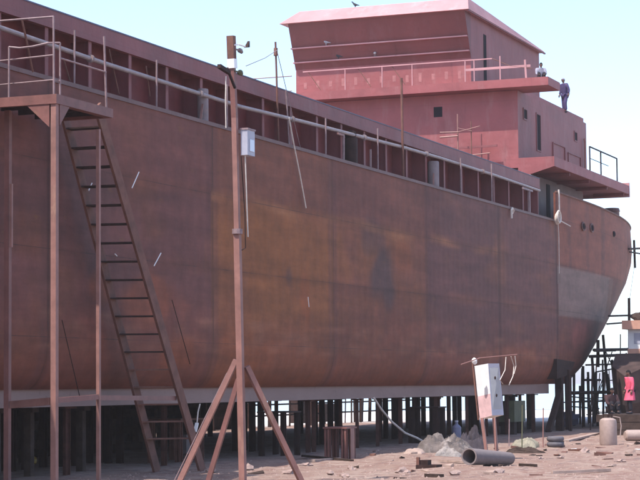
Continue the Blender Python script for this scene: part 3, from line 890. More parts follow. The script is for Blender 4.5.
for px0, px1, w_ in ((482, 487, .09), (494, 497, .09)):
    a = at(px0, 418, y=17.75); b = at(px1, 456, y=17.6)
    t_ = (a.z + .05) / (a.z - b.z); b = a + (b - a) * t_
    MB().bar(a, b, w_).build('leg', 'pale_pink_post', cb_)

# ------------------------------------------------------------------ things on the ground in front
pc = at(482, 469, z=.0)
ax0, ax1 = at(469, 456.5, y=16.55), at(509.5, 458.5, y=16.15)
dd = (ax1 - ax0); pr = MB()
L0, R0, R1 = dd.length, .235, .175
u = dd.normalized(); sidev = u.cross(Vector((0, 0, 1))).normalized(); upv = sidev.cross(u)
vs = []; n = 28
for (s_, r) in ((0, R0), (1, R1), (1, R1 - .035), (0, R0 - .04)):
    for k in range(n):
        a = 2 * pi * k / n; vs.append(ax0 + dd * s_ + (sidev * cos(a) + upv * sin(a)) * r)
pr.add(vs, [(i * n + k, i * n + (k + 1) % n, ((i + 1) % 4) * n + (k + 1) % n, ((i + 1) % 4) * n + k) for i in range(4) for k in range(n)])
ppx = pr.build('tapered_pipe', 'concrete_pipe', smooth=True)
tag(ppx, 'short thick grey brown tapered pipe lying open end forward on a dark block', 'pipe')
pz = ax0.lerp(ax1, .52)
tag(MB().box((pz.x - .22, pz.y - .16, -.05), (pz.x + .22, pz.y + .16, pz.z - .205)).build('wood_block', 'old_timber'), 'dark block wedged under the tapered pipe', 'block')

# steel stool and frames
def stand(name, x, y, w_, d_, h, m, label, group=None, cat='stand', leg=.16):
    t = thing(name, (x, y, 0), label, cat, group)
    MB().box((-w_ / 2, -d_ / 2, h - .05), (w_ / 2, d_ / 2, h)).build('top_plate', m, t, local=True)
    for sx in (-1, 1):
        for sy in (-1, 1):
            cx, cy = sx * (w_ / 2 - leg * .7), sy * (d_ / 2 - leg * .7)
            l_ = MB(); l_.box((cx - leg / 2, cy - .012, -.05), (cx + leg / 2, cy + .012, h - .05))
            l_.box((cx - leg / 2, cy - leg / 2, -.05), (cx - leg / 2 + .02, cy + leg / 2, h - .05)); l_.box((cx + leg / 2 - .02, cy - leg / 2, -.05), (cx + leg / 2, cy + leg / 2, h - .05))
            l_.build('leg', m, t, local=True)
    return t


s0 = stand('steel_stool', 58.9, 22.7, .9, .8, .98, 'red_oxide_post', 'low red brown steel stool with flat top standing just clear of the hull shade', None, 'stool', .17)
MB().box((-.16, -.43, -.05), (.16, -.40, .93)).build('centre_plate', 'pale_pink_post', s0, local=True)
fr1 = stand('steel_trestle', 74.3, 25.0, 1.0, 1.3, 1.42, 'dark_steel', 'tall dull steel frame under the hull left of the tarpaulin heap', None, 'frame', .2)
fr2 = stand('steel_trestle', 60.9, 25.6, 1.4, 1.0, 1.45, 'dark_steel', 'dull steel frame under the hull just right of the utility pole', None, 'frame', .16)
fr3 = stand('steel_trestle', 56.4, 27.2, 1.8, 1.2, 1.3, 'rusty_steel', 'brown steel frame in deep shade behind the stair ladder foot', None, 'frame', .18)

# supports under the keel: steel trestles and timber stacks
G1 = 'supports under the ship hull'
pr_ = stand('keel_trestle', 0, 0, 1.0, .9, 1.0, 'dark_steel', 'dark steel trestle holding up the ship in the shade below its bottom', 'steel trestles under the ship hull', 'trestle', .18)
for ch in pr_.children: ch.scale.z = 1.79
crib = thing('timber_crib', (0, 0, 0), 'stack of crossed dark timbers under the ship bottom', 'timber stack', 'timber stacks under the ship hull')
for k in range(6):
    for s_ in (-1, 1):
        c = MB()
        if k % 2: c.box((-.7, s_ * .42 - .13, k * .297), (.7, s_ * .42 + .13, k * .297 + .297))
        else: c.box((s_ * .5 - .13, -.65, k * .297), (s_ * .5 + .13, .65, k * .297 + .297))
        c.build('timber', 'old_timber', crib, local=True)
prop_ = thing('timber_prop', (0, 0, 0), 'upright dark timber prop wedged between the dirt and the ship bottom', 'prop', 'timber props under the ship hull')
MB().box((-.10, -.10, 0), (.10, .10, 1.66)).build('post', 'old_timber', prop_, local=True)
MB().box((-.17, -.2, 1.66), (.17, .2, 1.78)).build('wedge', 'old_timber', prop_, local=True)
random.seed(21)
first = {'t': True, 'c': True, 'p': True}


def put(kind, x, y, zscale=1.0):
    src = {'t': pr_, 'c': crib, 'p': prop_}[kind]
    o = src if first[kind] else copy_tree(src)
    first[kind] = False
    o.location = (x, y, gz(x, y) * .0); o.scale = (1, 1, zscale * 1.0)
    return o


rows = [(26.2, 5.2, 'p'), (28.6, 6.3, 't'), (31.2, 5.6, 'p'), (33.4, 7.2, 'c'), (36.0, 6.1, 'p'), (38.6, 7.0, 't'), (40.6, 5.5, 'p')]
for (y, stp, kd) in rows:
    x = 41 + random.random() * 3
    while x < 93:
        if not (y < 29.5 and 54.5 < x < 62.5) and not (x - (y - YS) * 2.35 > 46 and random.random() < .38):
            put(kd, x, y + random.uniform(-.2, .2))
        far = x - (y - YS) * 2.35          # how far along the side the eye enters to see this one
        x += stp * (1.0 if far > 48 else .42) * random.uniform(.75, 1.3)
G2 = 'rusty steel columns along the near edge of the ship bottom'
colp = thing('steel_column', (0, 0, 0), 'thin rusty steel column under the near edge of the ship bottom', 'column', G2); colp['kind'] = 'thing'
cmb = MB(); cmb.box((-.06, -.01, 0), (.06, .01, 1.74)); cmb.box((-.075, -.065, 0), (-.06, .065, 1.74)); cmb.box((.06, -.065, 0), (.075, .065, 1.74)); cmb.build('post', 'column_rust', colp, local=True)
MB().box((-.2, -.18, 1.741), (.2, .18, 1.79)).build('head_plate', 'column_rust', colp, local=True)
for k_, (x_, y_2) in enumerate(((46.5, 25.6), (52.7, 25.8), (63.4, 25.6), (64.2, 25.7), (67.9, 25.5), (70.6, 25.7), (72.9, 25.6), (76.9, 25.5), (78.2, 25.8), (81.4, 25.6), (83.9, 25.5), (86.2, 25.7), (87.4, 25.6), (89.6, 25.6), (91.5, 25.5), (62.1, 27.5), (66.1, 27.9), (71.7, 27.6), (75.5, 27.4), (80.1, 27.5), (85.1, 27.6), (92.4, 27))):
    cc_ = colp if k_ == 0 else copy_tree(colp)
    cc_.location = (x_, y_2, 0); cc_.rotation_euler.z = random.uniform(-.5, .5)
pile = thing('added_timber_screen', (86, 44.4, 0), 'long dark timber screen added beyond the ship to darken the view under it', 'timber stack')  # added screen that keeps the space under the ship dark
for k in range(6):
    for q in range(4):
        x0_ = 66 + q * 8.6 + random.uniform(-.3, .3)
        MB().box((x0_, 43.8 + random.uniform(-.06, .06), k * .34 - .02), (x0_ + 8.2, 45.0, k * .34 + .315)).build('timber', 'old_timber', pile)
for (x, y) in ((94.5, 27.5), (95.5, 29.5), (97.5, 27.4), (99.0, 31), (101, 28.2), (103, 30.5), (98, 34), (102, 36)):
    zb = 2.25
    o = put('p', x, y, 2.24 / 1.785)

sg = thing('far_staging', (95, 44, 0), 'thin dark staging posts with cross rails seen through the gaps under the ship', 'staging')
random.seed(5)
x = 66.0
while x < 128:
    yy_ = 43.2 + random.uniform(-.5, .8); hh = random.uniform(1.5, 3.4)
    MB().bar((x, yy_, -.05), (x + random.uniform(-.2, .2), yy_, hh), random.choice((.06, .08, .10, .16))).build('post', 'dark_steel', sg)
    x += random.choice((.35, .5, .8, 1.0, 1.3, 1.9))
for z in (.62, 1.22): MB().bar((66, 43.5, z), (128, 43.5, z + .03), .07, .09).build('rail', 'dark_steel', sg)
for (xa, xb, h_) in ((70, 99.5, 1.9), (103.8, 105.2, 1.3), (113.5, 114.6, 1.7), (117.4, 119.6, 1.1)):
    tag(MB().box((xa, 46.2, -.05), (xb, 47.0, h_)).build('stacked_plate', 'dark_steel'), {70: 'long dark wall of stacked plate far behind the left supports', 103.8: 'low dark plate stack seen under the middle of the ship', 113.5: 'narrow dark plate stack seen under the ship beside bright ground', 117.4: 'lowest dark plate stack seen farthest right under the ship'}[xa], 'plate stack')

# stern cradle: a dark bracket wedged against the turn of the hull, on two columns
cr = thing('stern_cradle', (95.5, 24.6, 0), 'dark triangular steel bracket on columns shoring the underside of the stern', 'cradle')
pa = [at(*q, y=24.5) for q in ((557, 359), (575, 362), (572, 370), (566, 376), (557, 379))]
cm = MB(); cm.add([p for p in pa] + [p + Vector((.0, .9, 0)) for p in pa], [(4, 3, 2, 1, 0), (5, 6, 7, 8, 9)] + [(i, (i + 1) % 5, 5 + (i + 1) % 5, 5 + i) for i in range(5)])
cm.build('bracket', 'dark_steel', cr)
for px, w_ in ((559, .34), (568, .28)):
    a = at(px, 375, y=24.9); MB().bar((a.x, 24.9, -.05), (a.x, 24.9, a.z), w_).build('column', 'dark_steel', cr)
a = at(548, 430, y=24.7); MB().bar((a.x, 24.7, 0), (at(560, 392, y=24.7).x, 24.7, 1.9), .25).build('raker', 'dark_steel', cr)

# ------------------------------------------------------------------ scaffolding beyond the stern
sc_ = thing('stern_scaffolding', (106, 26, 0), 'open dark scaffolding of poles and ledgers round the stern of the ship', 'scaffolding')


def pole(px0, py0, px1, py1, y, r=.07, nm='pole', y1=None):
    MB().tube([at(px0, py0, y=y), at(px1, py1, y=y1 if y1 else y)], r, 6).build(nm, 'dark_steel', sc_)


for (a, b, c, d, y) in ((629, 298, 630, 430, 24.0), (603, 335, 611, 428, 25.2), (592, 358, 598, 430, 25.6), (583, 366, 584, 430, 26.2), (612, 360, 618, 428, 24.8), (622, 356, 623, 430, 24.2),
                        (574, 372, 574, 432, 27), (588, 372, 590, 430, 28), (604, 372, 603, 430, 29), (596, 372, 594, 430, 27.5), (608, 380, 612, 425, 26.4), (636, 352, 638, 430, 24.2)):
    pole(a, b, c, d, y, .075)
for (a, b, c, d, y, r) in ((609, 316, 646, 315, 24.2, .06), (607, 324, 646, 321, 24.2, .05), (594, 350, 646, 349, 24.6, .09), (590, 356.5, 646, 354, 25, .09), (586, 365, 618, 364, 25.4, .05),
                           (572, 393, 646, 391, 25, .10), (584, 380, 600, 380, 25.8, .07), (570, 402, 646, 400, 26, .05), (596, 372, 612, 369, 25, .04)):
    pole(a, b, c, d, y, r, 'ledger')
MB().hexa([at(594, 350, y=24.5), at(616, 349, y=24.5), at(616, 349, y=25.6), at(594, 350, y=25.6), at(594, 352, y=24.5), at(616, 351.5, y=24.5), at(616, 351.5, y=25.6), at(594, 352, y=25.6)]).build('walk_board', 'old_timber', sc_)
MB().tube([at(598, 340, y=25), at(598, 367, y=25)], .09, 6).build('pole', 'dark_steel', sc_)
hi = MB()
hi.tube([at(634, 240, y=25.5), at(635, 268, y=25.5)], .07, 6); hi.tube([at(629, 249, y=25.5), at(648, 248, y=25.5)], .07, 6); hi.tube([at(630, 252, y=25.5), at(648, 255, y=25.5)], .05, 6)
hi.build('high_cross_pole', 'dark_steel', sc_)
MB().tube([at(635, 262, y=25.5), at(629.5, 300, y=24.1)], .012, 5).build('hanging_rope', 'dark_steel', sc_)

random.seed(31)
for k in range(26):
    px = random.uniform(566, 642); yy2 = random.uniform(23.5, 33)
    pole(px, random.uniform(345, 395) + max(0, (590 - px) * .6), px + random.uniform(-5, 5), 431, yy2, random.choice((.035, .05, .07)))
for k in range(9):
    px = random.uniform(560, 600); py = random.uniform(384, 426)
    pole(px, py, px + random.uniform(15, 45), py + random.uniform(-5, 5), random.uniform(25, 31), .035, 'ledger')
for k in range(16):
    px = random.uniform(592, 644)
    pole(px, random.uniform(330, 385) + max(0, (606 - px) * 1.6), px + random.uniform(-7, 7), 431, random.uniform(25, 34), random.choice((.025, .035)))
for k in range(7):
    px = random.uniform(596, 620); py = random.uniform(362, 420)
    pole(px, py, px + random.uniform(20, 40), py + random.uniform(-3, 3), random.uniform(25, 34), .03, 'ledger')
for a_, b_, c_, d_ in ((596, 398, 612, 352), (606, 352, 624, 392), (618, 400, 636, 352), (588, 420, 604, 380)):
    pole(a_, b_, c_, d_, 25.6, .03, 'brace')

# ------------------------------------------------------------------ wooden boat beyond the scaffolding
bt = thing('wooden_boat', (99, 20.5, 0), 'dark wooden boat with small orange and white deckhouse behind the scaffolding', 'boat')
bh = MB(); ring = []
BY = 22.15
prof = [(96.0, .0), (97.2, .9), (100.0, 1.35), (103.0, 1.65), (108, 1.8), (114, 1.6), (117, .9)]
for x, h in prof:
    t_ = (x - 98) / 19
    zt = 3.95 - 2.2 * (1 - t_) ** 8 + .0
    zt = {96.0: 2.6, 97.2: 3.1}.get(x, 3.75 if x < 104 else 3.9)
    for s_, f, z in ((-1, 1, zt), (-1, .85, zt * .45), (0, 0, .15), (1, .85, zt * .45), (1, 1, zt)):
        ring.append((x + (.8 if z < 1 else 0), BY + 1.0 * 0 + s_ * h * f, z))
bh.add(ring, [(i * 5 + j, i * 5 + j + 1, (i + 1) * 5 + j + 1, (i + 1) * 5 + j) for i in range(len(prof) - 1) for j in range(4)])
bh.add([ring[i] for i in range(len(ring)) if i % 5 in (0, 4)], [(2 * i, 2 * i + 1, 2 * i + 3, 2 * i + 2) for i in range(len(prof) - 1)])
bh.build('hull', 'boat_timber', bt)
p0, p1 = at(628.5, 350, x=101).y, 18.3
ch_ = MB().box((101, 20.7, 3.75), (104.5, p0, 5.0)).build('deckhouse', 'white_paint', bt)
MB().box((100.95, 20.65, 3.76), (104.6, p0 + .03, 4.0)).build('lower_band', 'orange_paint', ch_)
MB().box((100.7, 20.5, 5.0), (104.8, p0 + .25, 5.45)).build('roof', 'orange_paint', ch_)
MB().box((100.985, 21.0, 4.25), (101.0, p0 - .3, 4.8)).build('window', 'grey_paint', ch_)
MB().blob((101.6, p0 - .5, 5.62), (.5, .45, .26), 3, .4).build('roof_bundle', 'old_timber', bt)

# ------------------------------------------------------------------ debris: drums, tarps, rods
def ground_at(px, py):
    p = at(px, py, z=0)
    for _ in range(12): p = at(px, py, z=gz(p.x, p.y))
    return p


p = ground_at(608.5, 445)
jg = thing('gas_cylinder', p, 'upright beige gas cylinder with a handle on the sunlit dirt at the right', 'gas cylinder')
r = .32
MB().lathe([(r * .9, -.02), (r, .05), (r, .80), (r * .93, .92), (r * .6, .99), (.1, 1.0)], (0, 0, 0), 24).build('body', 'beige_paint', jg, local=True, smooth=True)
hd = MB(); hd.tube([(.18 * cos(a), .18 * sin(a), 1.12) for a in [k * 2 * pi / 12 for k in range(12)]] + [(.18, 0, 1.12)], .02, 6)
for a in (0, 2.1, 4.2): hd.tube([(.18 * cos(a), .18 * sin(a), .95), (.18 * cos(a), .18 * sin(a), 1.12)], .018, 6)
hd.build('collar', 'dark_steel', jg, local=True)
MB().tube([(0, 0, 1.0), (0, 0, 1.1)], .04, 8).build('valve', 'dark_steel', jg, local=True)
MB().tube([(-.05, -.2, 1.05), (.1, -.42, 1.0), (.12, -.46, .7), (.1, -.42, .3)], .022, 6).build('hose', 'beige_paint', jg, local=True, smooth=True)

p = ground_at(555.5, 447)
ty = thing('tyre_stack', p, 'two worn grey tyres stacked flat on the dirt left of the gas cylinder', 'tyres')
for k in range(2):
    r0 = .31
    prf = []
    c = MB(); n = 26; m_ = 10; vs = []
    for i in range(n):
        a = 2 * pi * i / n
        for j in range(m_):
            b = 2 * pi * j / m_; rad = .23 + .085 * cos(b); vs.append((rad * cos(a), rad * sin(a), .10 + k * .19 + .095 * sin(b)))
    c.add(vs, [(i * m_ + j, ((i + 1) % n) * m_ + j, ((i + 1) % n) * m_ + (j + 1) % m_, i * m_ + (j + 1) % m_) for i in range(n) for j in range(m_)])
    c.build('tyre', 'rubber', ty, local=True, smooth=True)

# lying beige cylinder and barrel at the far right
p = ground_at(636, 441)
MBc = MB().tube([(p.x - .1, p.y + .42, .22 + gz(p.x, p.y)), (p.x - .05, p.y + .35, .22 + gz(p.x, p.y)), (p.x + .4, p.y - .75, .22 + gz(p.x, p.y))], [.15, .22, .22], 18)
tag(MBc.build('lying_cylinder', 'beige_paint', smooth=True), 'beige gas cylinder lying on its side at the right edge of the yard', 'gas cylinder')
p = ground_at(625.5, 432)
br = MB().lathe([(.26, -.05), (.29, .02), (.29, .3), (.27, .33), (.29, .36), (.29, .62), (.24, .66)], (p.x, p.y, p.z), 20)
tag(br.build('short_barrel', 'beige_paint', smooth=True), 'short dusty barrel standing before the person in pink', 'barrel')
p = ground_at(632, 433)
tag(MB().blob((p.x + .6, p.y - .1, p.z + .28), (.5, .45, .38), 5, .5).build('dusty_sack', 'board', smooth=True), 'dusty full sack beside the short barrel at the right edge', 'sack')
p = ground_at(575, 428)
tag(MB().blob((p.x + 2, p.y + .9, .42), (.55, .6, .48), 8, .5).build('blue_bundle', 'blue_plastic', smooth=True), 'dark blue bundle lying in the shade under the stern', 'bundle')

# tarpaulin heap: crumpled sheet
def heap(name, px0, px1, py, hgt, m, label, cat, depth=1.2, seed=1, amp=.42, nx=60):
    a = at(px0, py, z=0); b = at(px1, py, z=0); ctr = (a + b) / 2; L = (b - a).length
    ux = (b - a).normalized(); uy = Vector((ux.y * -1, ux.x, 0))
    ux.z = 0
    nyy = 36; vs = []
    for i in range(nx):
        for j in range(nyy):
            s_, t_ = i / (nx - 1) * 2 - 1, j / (nyy - 1) * 2 - 1
            e_ = max(0, 1 - s_ * s_) ** .5 * max(0, 1 - t_ * t_) ** .6
            q = Vector((s_ * L * .75, t_ * 1.4, seed))
            rg = abs(noise.noise(q * 1.1)) * 1.5 + .45 * abs(noise.noise(q * 2.3)) + .28 * abs(noise.noise(q * 5.5)) + .16 * abs(noise.noise(q * 12))
            h = hgt * e_ * (1 - amp + amp * 1.7 * rg) - .03
            pos = ctr + ux * (s_ * L / 2) + uy * (t_ * depth / 2)
            vs.append((pos.x + .05 * noise.noise(q * 3), pos.y + .05 * noise.noise(q * 3.3 + Vector((5, 0, 0))), gz(pos.x, pos.y) + h))
    mb = MB().add(vs, [(i * nyy + j, (i + 1) * nyy + j, (i + 1) * nyy + j + 1, i * nyy + j + 1) for i in range(nx - 1) for j in range(nyy - 1)])
    n0 = len(mb.v)
    mb.add([(x, y, -.08) for x, y, z in vs], [(i * nyy + j, i * nyy + j + 1, (i + 1) * nyy + j + 1, (i + 1) * nyy + j) for i in range(nx - 1) for j in range(nyy - 1)])
    return tag(mb.build(name, m, smooth=True, angle=28), label, cat)


heap('tarpaulin_heap', 417, 472, 453, .58, 'grey_tarp', 'crumpled grey tarpaulin heaped on the dirt left of the cabinet', 'tarpaulin', 1.5, 1)
heap('pale_sheet_heap', 436, 462, 456, .26, 'pale_rag', 'low crumpled pale sheet spread in front of the grey tarpaulin heap', 'sheet', .8, 23, .6)
heap('yellow_sheet_heap', 512, 538, 448, .36, 'yellow_sheet', 'small heap of pale yellow green sheet between thin rods right of the tapered pipe', 'sheet', .9, 5)
heap('rag_heap', 405, 424, 455, .16, 'board', 'flat pale heap of rags at the left foot of the tarpaulin', 'rags', .9, 9)
heap('scrap_heap', 506, 545, 453, .2, 'old_timber', 'low dark heap of scrap along the foot of the yellow sheet', 'scrap', .5, 12)
heap('dark_sheet_heap', 460, 486, 451, .72, 'dark_tarp', 'crumpled dark sheet hunched between the grey tarpaulin and the cabinet legs', 'sheet', .9, 15, .6)
p = ground_at(459.5, 444)
jc = thing('water_can', (p.x + .6, p.y + .3, 0), 'blue grey plastic water can standing behind the tarpaulin heap', 'can')
MB().lathe([(.17, 0), (.18, .1), (.18, .5), (.12, .58), (.06, .62), (.06, .70)], (0, 0, .12), 16).build('body', 'blue_plastic', jc, local=True, smooth=True)
MB().lathe([(.07, 0), (.07, .06)], (0, 0, .83), 12).build('cap', 'grey_paint', jc, local=True)
MB().box((-.2, -.2, -.05), (.2, .2, .12)).build('base', 'old_timber', jc, local=True)

cc = thing('machine_scrap', ground_at(429, 468), 'small dark machine base lying in front of the tarpaulin heap', 'scrap')
MB().box((-.25, -.3, -.03), (.25, .3, .09)).build('base', 'dark_steel', cc, local=True)
MB().box((-.15, -.02, .09), (.15, .24, .22)).build('motor', 'dark_steel', cc, local=True)
MB().box((-.2, .22, .09), (-.1, .3, .30)).build('lever', 'rusty_steel', cc, local=True)

for px, pt, pb, m, lab in ((509, 419, 446, 'rail_paint', 'pale thin rod stuck in the dirt nearest the cabinet'), (522, 405, 450, 'olive_paint', 'thin greenish rod standing in the yellow sheet heap'), (543, 408, 448, 'pale_pink_post', 'thin pink rod standing beside the tyres')):
    b = ground_at(px, pb); a = at(px + .3, pt, y=b.y)
    tag(MB().tube([(b.x, b.y, -.05), a], .022, 6).build('upright_rod', m), lab, 'rod')
bx_ = at(522, 405, y=25.2)
tag(MB().box((bx_.x - .9, 25.3, .55), (bx_.x + .9, 26.1, 1.5)).build('olive_box', 'olive_paint'), 'olive green metal box on blocks under the hull behind the cabinet', 'box')
for s_ in (-.6, .6):
    tag(MB().box((bx_.x + s_ - .2, 25.35, -.05), (bx_.x + s_ + .2, 26.0, .549)).build('wood_block', 'old_timber'), 'dark block carrying the olive green box under the hull', 'block', 'blocks under the olive box')
p = ground_at(31, 466)
tag(MB().blob((p.x, p.y, .16), (.17, .17, .15), 2, .15).build('yellow_float', 'yellow_plastic', smooth=True), 'small yellow float on the shaded ground between the left tower posts', 'float')
p = ground_at(164, 441)
cord('hose', [at(*q, y=24.2) for q in ((374, 398), (381, 409), (392, 422), (405, 433), (417, 438), (424, 442))], .04, 'pale_rope', 'pale hose hanging from the hull bottom to the tarpaulin heap', 'hose')
tag(MB().bar(at(197, 423, y=23.6), at(195, 432, y=23.6), .09, .04).build('white_tag', 'white_paint'), 'small white tag hanging right of the stair ladder', 'tag')
cord('cord', [at(*q, y=23.6) for q in ((200, 404), (198, 412), (197, 423))], .02, 'pale_rope', 'short cord holding the white tag by the stair ladder', 'cord')
tag(MB().box((58.0, 27.6, .15), (58.5, 28.1, .75)).build('pale_can', 'vent_grey'), 'pale square can in deep shade behind the stair ladder', 'can')

# planks and boards on the ground at the right
for (x0, y0_, x1, y1_, w_, m, lab) in ((566, 442, 597, 434.5, .12, 'board', 'long pale plank slanting across the dirt under the stern'), (440, 462, 470, 463.5, .05, 'board', 'thin pale strip on the dirt in front of the tarpaulin heap'),
                                       (520, 466, 536, 467, .04, 'old_timber', 'thin dark batten on the dirt right of the tapered pipe'), (303, 457, 352, 462, .06, 'old_timber', 'dark batten at the foot of the steel stool'),
                                       (312, 462, 338, 460, .10, 'board', 'pale batten in front of the steel stool'), (552, 474, 610, 471.5, .05, 'board', 'long thin pale strip near the lower right corner')):
    a = ground_at(x0, y0_); b = ground_at(x1, y1_)
    tag(MB().bar(a + Vector((0, 0, .04)), b + Vector((0, 0, .04)), w_ * 2, .07).build('plank', m), lab, 'plank')

# grit and loose stones
random.seed(11)
gr = MB()
for k in range(7500):
    px = random.uniform(-20, 660); py = 480 + 22 - 62 * random.random() ** 1.3
    p = at(px, py, z=0)
    if p.y > 24.5 and p.x < 92: continue
    s_ = random.choice((.012, .015, .02, .03, .03, .05)) * random.uniform(.7, 1.4)
    z = gz(p.x, p.y)
    a, b, c = [Vector((random.uniform(.6, 1.2) * s_ * cos(t), random.uniform(.6, 1.2) * s_ * sin(t), -.01)) for t in (0, 2.1, 4.2)]
    ap = Vector((random.uniform(-.3, .3) * s_, random.uniform(-.3, .3) * s_, s_ * random.uniform(.5, .9)))
    ctr = Vector((p.x, p.y, z))
    gr.add([ctr + a, ctr + b, ctr + c, ctr + ap], [(0, 1, 3), (1, 2, 3), (2, 0, 3)])
tag(gr.build('gravel', 'rock'), 'loose grit and stone chips over the dirt', None, None, 'stuff')
stones = [(306, 466), (352, 470), (289, 474), (345, 477), (404, 473), (498, 474), (560, 458), (585, 452), (455, 475), (540, 459), (330, 474), (376, 452), (620, 462), (248, 470), (211, 473), (58, 465)]
protos = []
for k in range(3):
    protos.append(MB().blob((0, 0, .03), (.16, .12, .08), k + 20, .6, 2))
for k, (px, py) in enumerate(stones):
    p = ground_at(px, py)
    o = protos[k % 3].build('loose_stone', 'rock')
    o.location = p; o.rotation_euler.z = random.uniform(0, 6); o.scale = (random.uniform(.6, 1.3),) * 3
    tag(o, 'pale fist sized stone lying on the open dirt', 'stone', 'loose stones on the dirt')


# ------------------------------------------------------------------ people
def skin_mesh(name, nodes_, edges_, m, parent, extra=None):
    """one continuous surface grown round a skeleton of joints with radii"""
    me = bpy.data.meshes.new('tmp'); me.from_pydata([n[0] for n in nodes_], edges_, [])
    o = bpy.data.objects.new('tmp', me); COL.objects.link(o)
    md = o.modifiers.new('s', 'SKIN'); md.use_smooth_shade = True
    for i, n in enumerate(nodes_):
        sv = me.skin_vertices[0].data[i]; r = n[1]; sv.radius = r if isinstance(r, tuple) else (r, r); sv.use_root = (i == 0)
    s2 = o.modifiers.new('u', 'SUBSURF'); s2.levels = 2; s2.render_levels = 2
    dg = bpy.context.evaluated_depsgraph_get(); ev = o.evaluated_get(dg)
    em = bpy.data.meshes.new_from_object(ev)
    vs = [tuple(v.co) for v in em.vertices]; fs = [tuple(p.vertices) for p in em.polygons]
    bpy.data.objects.remove(o); mb = MB().add(vs, fs)
    if extra: extra(mb)
    return mb.build(name, m, parent, smooth=True, local=True, angle=180)


def person(loc, face, J, label, top, bottom, hair_m, long_shirt=False, scale=1.0, hands=True, sit=False, scarf=None):
    t = thing('person', loc, label, 'person'); t.rotation_euler.z = face; t.scale = (scale,) * 3
    P_ = {k: Vector(v) for k, v in J.items()}
    names = ['pel', 'bel', 'che', 'nek', 'shL', 'elL', 'wrL', 'shR', 'elR', 'wrR', 'hiL', 'knL', 'anL', 'hiR', 'knR', 'anR', 'toL', 'toR']
    rad = dict(pel=(.14, .10), bel=(.12, .09), che=(.15, .10), nek=.055, shL=.062, elL=.042, wrL=.028, shR=.062, elR=.042, wrR=.028, hiL=.09, knL=.06, anL=.04, hiR=.09, knR=.06, anR=.04, toL=.038, toR=.038)
    E_ = [('pel', 'bel'), ('bel', 'che'), ('che', 'nek'), ('che', 'shL'), ('shL', 'elL'), ('elL', 'wrL'), ('che', 'shR'), ('shR', 'elR'), ('elR', 'wrR'),
          ('pel', 'hiL'), ('hiL', 'knL'), ('knL', 'anL'), ('anL', 'toL'), ('pel', 'hiR'), ('hiR', 'knR'), ('knR', 'anR'), ('anR', 'toR')]
    hd = P_['head']

    def extra(mb):
        # head with brow, nose, chin and ears, then hands with fingers
        bm = bmesh.new(); bmesh.ops.create_uvsphere(bm, u_segments=20, v_segments=14, radius=1)
        vs = []
        for v in bm.verts:
            x, y, z = v.co
            w_ = .075 * (1 - .22 * max(0, -z)); vs.append(hd + Vector((x * .095 * (1 - .1 * max(0, -z)), y * w_, z * .118)))
        fs = [tuple(v.index for v in f.verts) for f in bm.faces]; bm.free(); mb.add(vs, fs)
        mb.blob(hd + Vector((.098, 0, -.015)), (.022, .014, .026), 0, 0, 1)
        for s_ in (-1, 1): mb.blob(hd + Vector((0, s_ * .076, -.01)), (.02, .01, .032), 0, 0, 1)
        mb.tube([P_['nek'], hd + Vector((-.01, 0, -.06))], [.052, .05], 10)
        for s_ in 'LR':
            w0 = P_['wr' + s_]; d = (w0 - P_['el' + s_]).normalized(); sgn = 1 if s_ == 'L' else -1
            fwd = Vector((1, 0, 0)) - d * d.x
            fwd = fwd.normalized() if fwd.length > .1 else Vector((0, 0, 1))
            mb.tube([w0 - d * .02, w0 + d * .03, w0 + d * .085], [.026, .036, .034], 8)
            for k, ln in enumerate((.062, .072, .068, .052)):
                b0 = w0 + d * .08 + fwd * (.027 - .018 * k); q = b0 + d * ln * .55; q2 = q + d * ln * .35 + Vector((0, -sgn * .014, 0))
                mb.tube([b0, q, q2], [.0095, .009, .007], 6)
            b0 = w0 + d * .03 + fwd * .03; mb.tube([b0, b0 + fwd * .025 + d * .03, b0 + fwd * .03 + d * .06], [.011, .010, .008], 6)
    nodes_ = [(P_[n], rad[n]) for n in names]; ix = {n: i for i, n in enumerate(names)}
    body = skin_mesh('body', nodes_, [(ix[a], ix[b]) for a, b in E_], 'skin', t, extra)
    for s_ in (-1, 1): MB().blob(hd + Vector((.085, s_ * .032, .012)), (.010, .014, .008), 0, 0, 1).build('eye', 'hair', body, local=True)
    MB().blob(hd + Vector((.088, 0, -.062)), (.008, .026, .006), 0, 0, 1).build('mouth', 'red_cloth', body, local=True)
    # hair cap
    bm = bmesh.new(); bmesh.ops.create_uvsphere(bm, u_segments=20, v_segments=14, radius=1)
    hb = MB(); keep = [f for f in bm.faces if f.calc_center_median().z > .22 or (f.calc_center_median().x < -.15 and f.calc_center_median().z > -.45)]
    hb.add([hd + Vector((v.co.x * .106 - .004, v.co.y * .086, v.co.z * .128)) for v in bm.verts], [tuple(v.index for v in f.verts) for f in keep]); bm.free()
    hb.build('headscarf' if scarf else 'hair', hair_m, t, smooth=True, local=True)

    def cloth(name, ns, es, g_, m, tweak={}):
        nn = []
        for n in ns:
            r_ = tweak.get(n, rad[n]); r_ = tuple(a + g_ for a in r_) if isinstance(r_, tuple) else r_ + g_
            nn.append((P_[n], r_))
        ii = {n: i for i, n in enumerate(ns)}
        return skin_mesh(name, nn, [(ii[a], ii[b]) for a, b in es], m, t)
    P_['wcL'] = P_['wrL'].lerp(P_['elL'], .12); P_['wcR'] = P_['wrR'].lerp(P_['elR'], .12)
    rad['wcL'] = rad['wcR'] = .032
    P_['col'] = P_['che'].lerp(P_['nek'], .72); rad['col'] = .055
    ns = ['bel', 'che', 'pel', 'col', 'shL', 'elL', 'wcL', 'shR', 'elR', 'wcR']; es = [('pel', 'bel'), ('bel', 'che'), ('che', 'shL'), ('shL', 'elL'), ('elL', 'wcL'), ('che', 'shR'), ('shR', 'elR'), ('elR', 'wcR'), ('che', 'col')]
